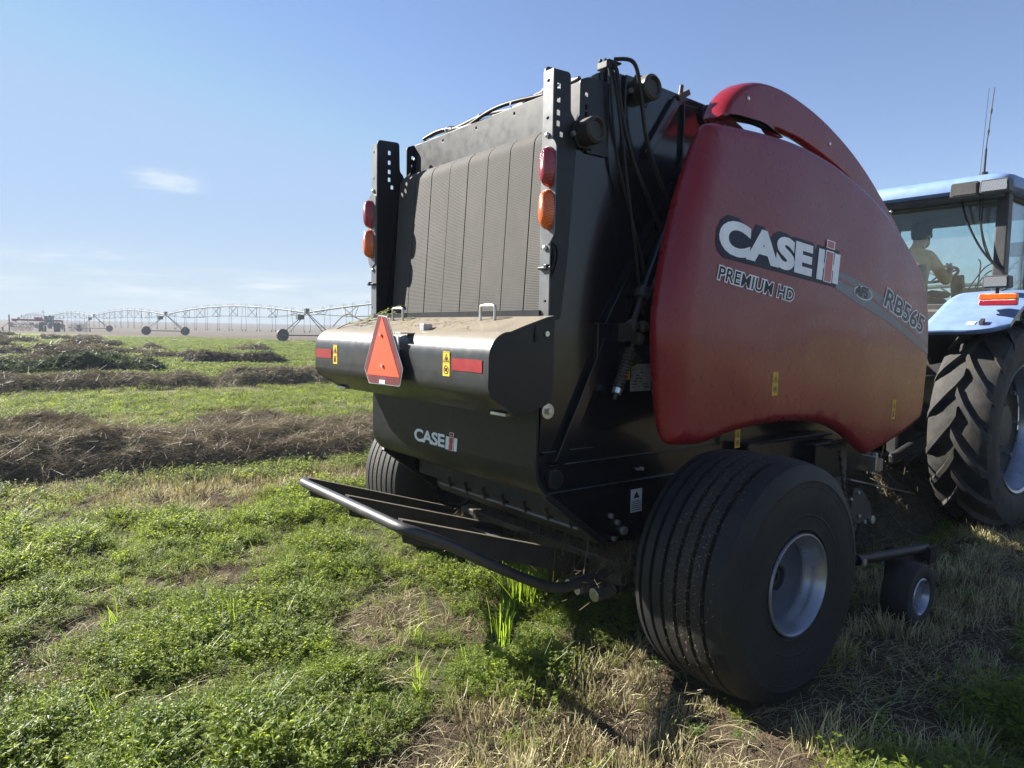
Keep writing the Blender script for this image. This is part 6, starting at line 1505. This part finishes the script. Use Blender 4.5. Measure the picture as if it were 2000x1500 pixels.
p = on_z(30, 1470); tuft('grass_tuft', p, 30, 0.13, 0.06, 0.0026, 'grass_blade', 'leaning grass blades in the bottom left corner', 0.8, 4)
# wilted sprig and chaff on the hood
def hood_z(y): return float(np.interp(-y, [0.862, 0.90, 1.02, 1.10, 1.15], [1.735, 1.728, 1.690, 1.662, 1.645]))
m = MB(); V_, F_, MI_ = [], [], []; r0 = np.random.default_rng(5)
sp_root = empty('weed_sprig', (-0.62, -1.02, hood_z(-1.02))); tag(sp_root, 'wilted weed sprig lying on the left end of the dusty hood', 'sprig')
stems = [[(-0.86, -1.12, 0.02), (-0.80, -1.06, 0.075), (-0.68, -1.02, 0.03), (-0.52, -0.98, 0.02), (-0.36, -0.93, 0.06)], [(-0.84, -1.15, -0.01), (-0.76, -1.06, 0.02), (-0.60, -1.05, 0.02), (-0.45, -0.96, 0.03)], [(-0.70, -1.03, 0.02), (-0.55, -0.95, 0.045), (-0.44, -0.90, 0.07)]]
for s_ in stems: m.tube(smoothpath([(x, y, hood_z(y)+z) for x, y, z in s_], 5), 0.0035, 5)
m.build('sprig_stem', M['straw_brown'], sp_root, smooth=60)
for i in range(90):
    t = r0.uniform(0, 1); s_ = stems[i % 3]; q = smoothpath([(x, y, hood_z(y)+z) for x, y, z in s_], 5); p = q[int(len(q)*(0.35+0.6*t)) % len(q)]
    az = r0.uniform(0, 6.28); leaflet(V_, F_, MI_, np.array(p)+r0.normal(0, .012, 3)*np.array((1, 1, .4)), np.array((np.cos(az), np.sin(az), r0.uniform(-.2, .5))), np.array((0, 0, 1.0)), 0.026, 0.007, 0)
m = MB(); m.add(V_, F_); m.build('sprig_leaves', M['leaf_blue'], sp_root, fixn=False, kind='stuff')
V_, F_ = [], []
for i in range(170):
    x = r0.uniform(-0.85, 0.6) if i % 3 else r0.normal(0.1, 0.25); y = r0.uniform(-1.09, -0.88); a = r0.uniform(0, 6.28); L = r0.uniform(0.006, 0.03); w = r0.uniform(0.0010, 0.0022); z = hood_z(y)+0.003
    d_ = np.array((np.cos(a), np.sin(a)*0.94, -np.sin(a)*-0.30*0)); q = np.array((-np.sin(a), np.cos(a), 0)); p = np.array((x, y, z)); b = len(V_)
    e = np.array((0, 0, (hood_z(y+d_[1]*L)-hood_z(y-d_[1]*L))/2))
    V_ += [p-d_*L-e-q*w, p-d_*L-e+q*w, p+d_*L+e+q*w, p+d_*L+e-q*w]; F_.append((b, b+1, b+2, b+3))
m = MB(); m.add(V_, F_); o = m.build('chaff', M['straw_brown'], None, fixn=False); tag(o, 'dark flecks of chaff strewn over the dusty hood top', None, None, 'stuff')
# hay caught in the tailgate mouth and hanging under the baler
V_, F_, MI_ = [], [], []
for i in range(900):
    c = np.array((r0.uniform(-0.6, 0.95), r0.uniform(-0.5, 0.45), r0.uniform(0.36, 0.62))) if i % 3 else np.array((r0.uniform(0.45, 0.95), r0.uniform(-0.35, 0.6), r0.uniform(0.30, 0.60)))
    a = r0.uniform(0, 6.28); L = r0.gamma(3, 0.035); d_ = np.array((np.cos(a), np.sin(a), r0.normal(-.1, .5))); s_ = np.cross(d_, (0, 0, 1.0)); s_ /= np.linalg.norm(s_); w = 0.0018; b = len(V_); k_ = r0.normal(0, .05, 3)
    V_ += [c-d_*L-s_*w, c-d_*L+s_*w, c+k_+s_*w, c+k_-s_*w, c+d_*L+s_*w, c+d_*L-s_*w]; F_ += [(b, b+1, b+2, b+3), (b+3, b+2, b+4, b+5)]
m = MB(); m.add(V_, F_); o = m.build('caught_hay', M['straw_brown'], None, fixn=False); tag(o, 'wisps of hay caught under the tailgate mouth', None, None, 'stuff')

# ------------------------------------------------------------------ hazy air over the plain
hz = MB(); hz.box((CX, CY, 10.0), (7400, 7400, 26.0))
def haze_mat():
    m_ = bpy.data.materials.new('haze_air'); m_.use_nodes = True; t = m_.node_tree; t.nodes.clear()
    v = t.nodes.new('ShaderNodeVolumePrincipled'); v.inputs['Color'].default_value = (0.50, 0.57, 0.65, 1); v.inputs['Density'].default_value = 0.0011; v.inputs['Anisotropy'].default_value = 0.0
    o_ = t.nodes.new('ShaderNodeOutputMaterial'); t.links.new(v.outputs[0], o_.inputs['Volume']); return m_
HAZE = True
if HAZE:
    ho = hz.build('haze', haze_mat(), None); tag(ho, 'thin pale summer haze over the plain', None, None, 'stuff')
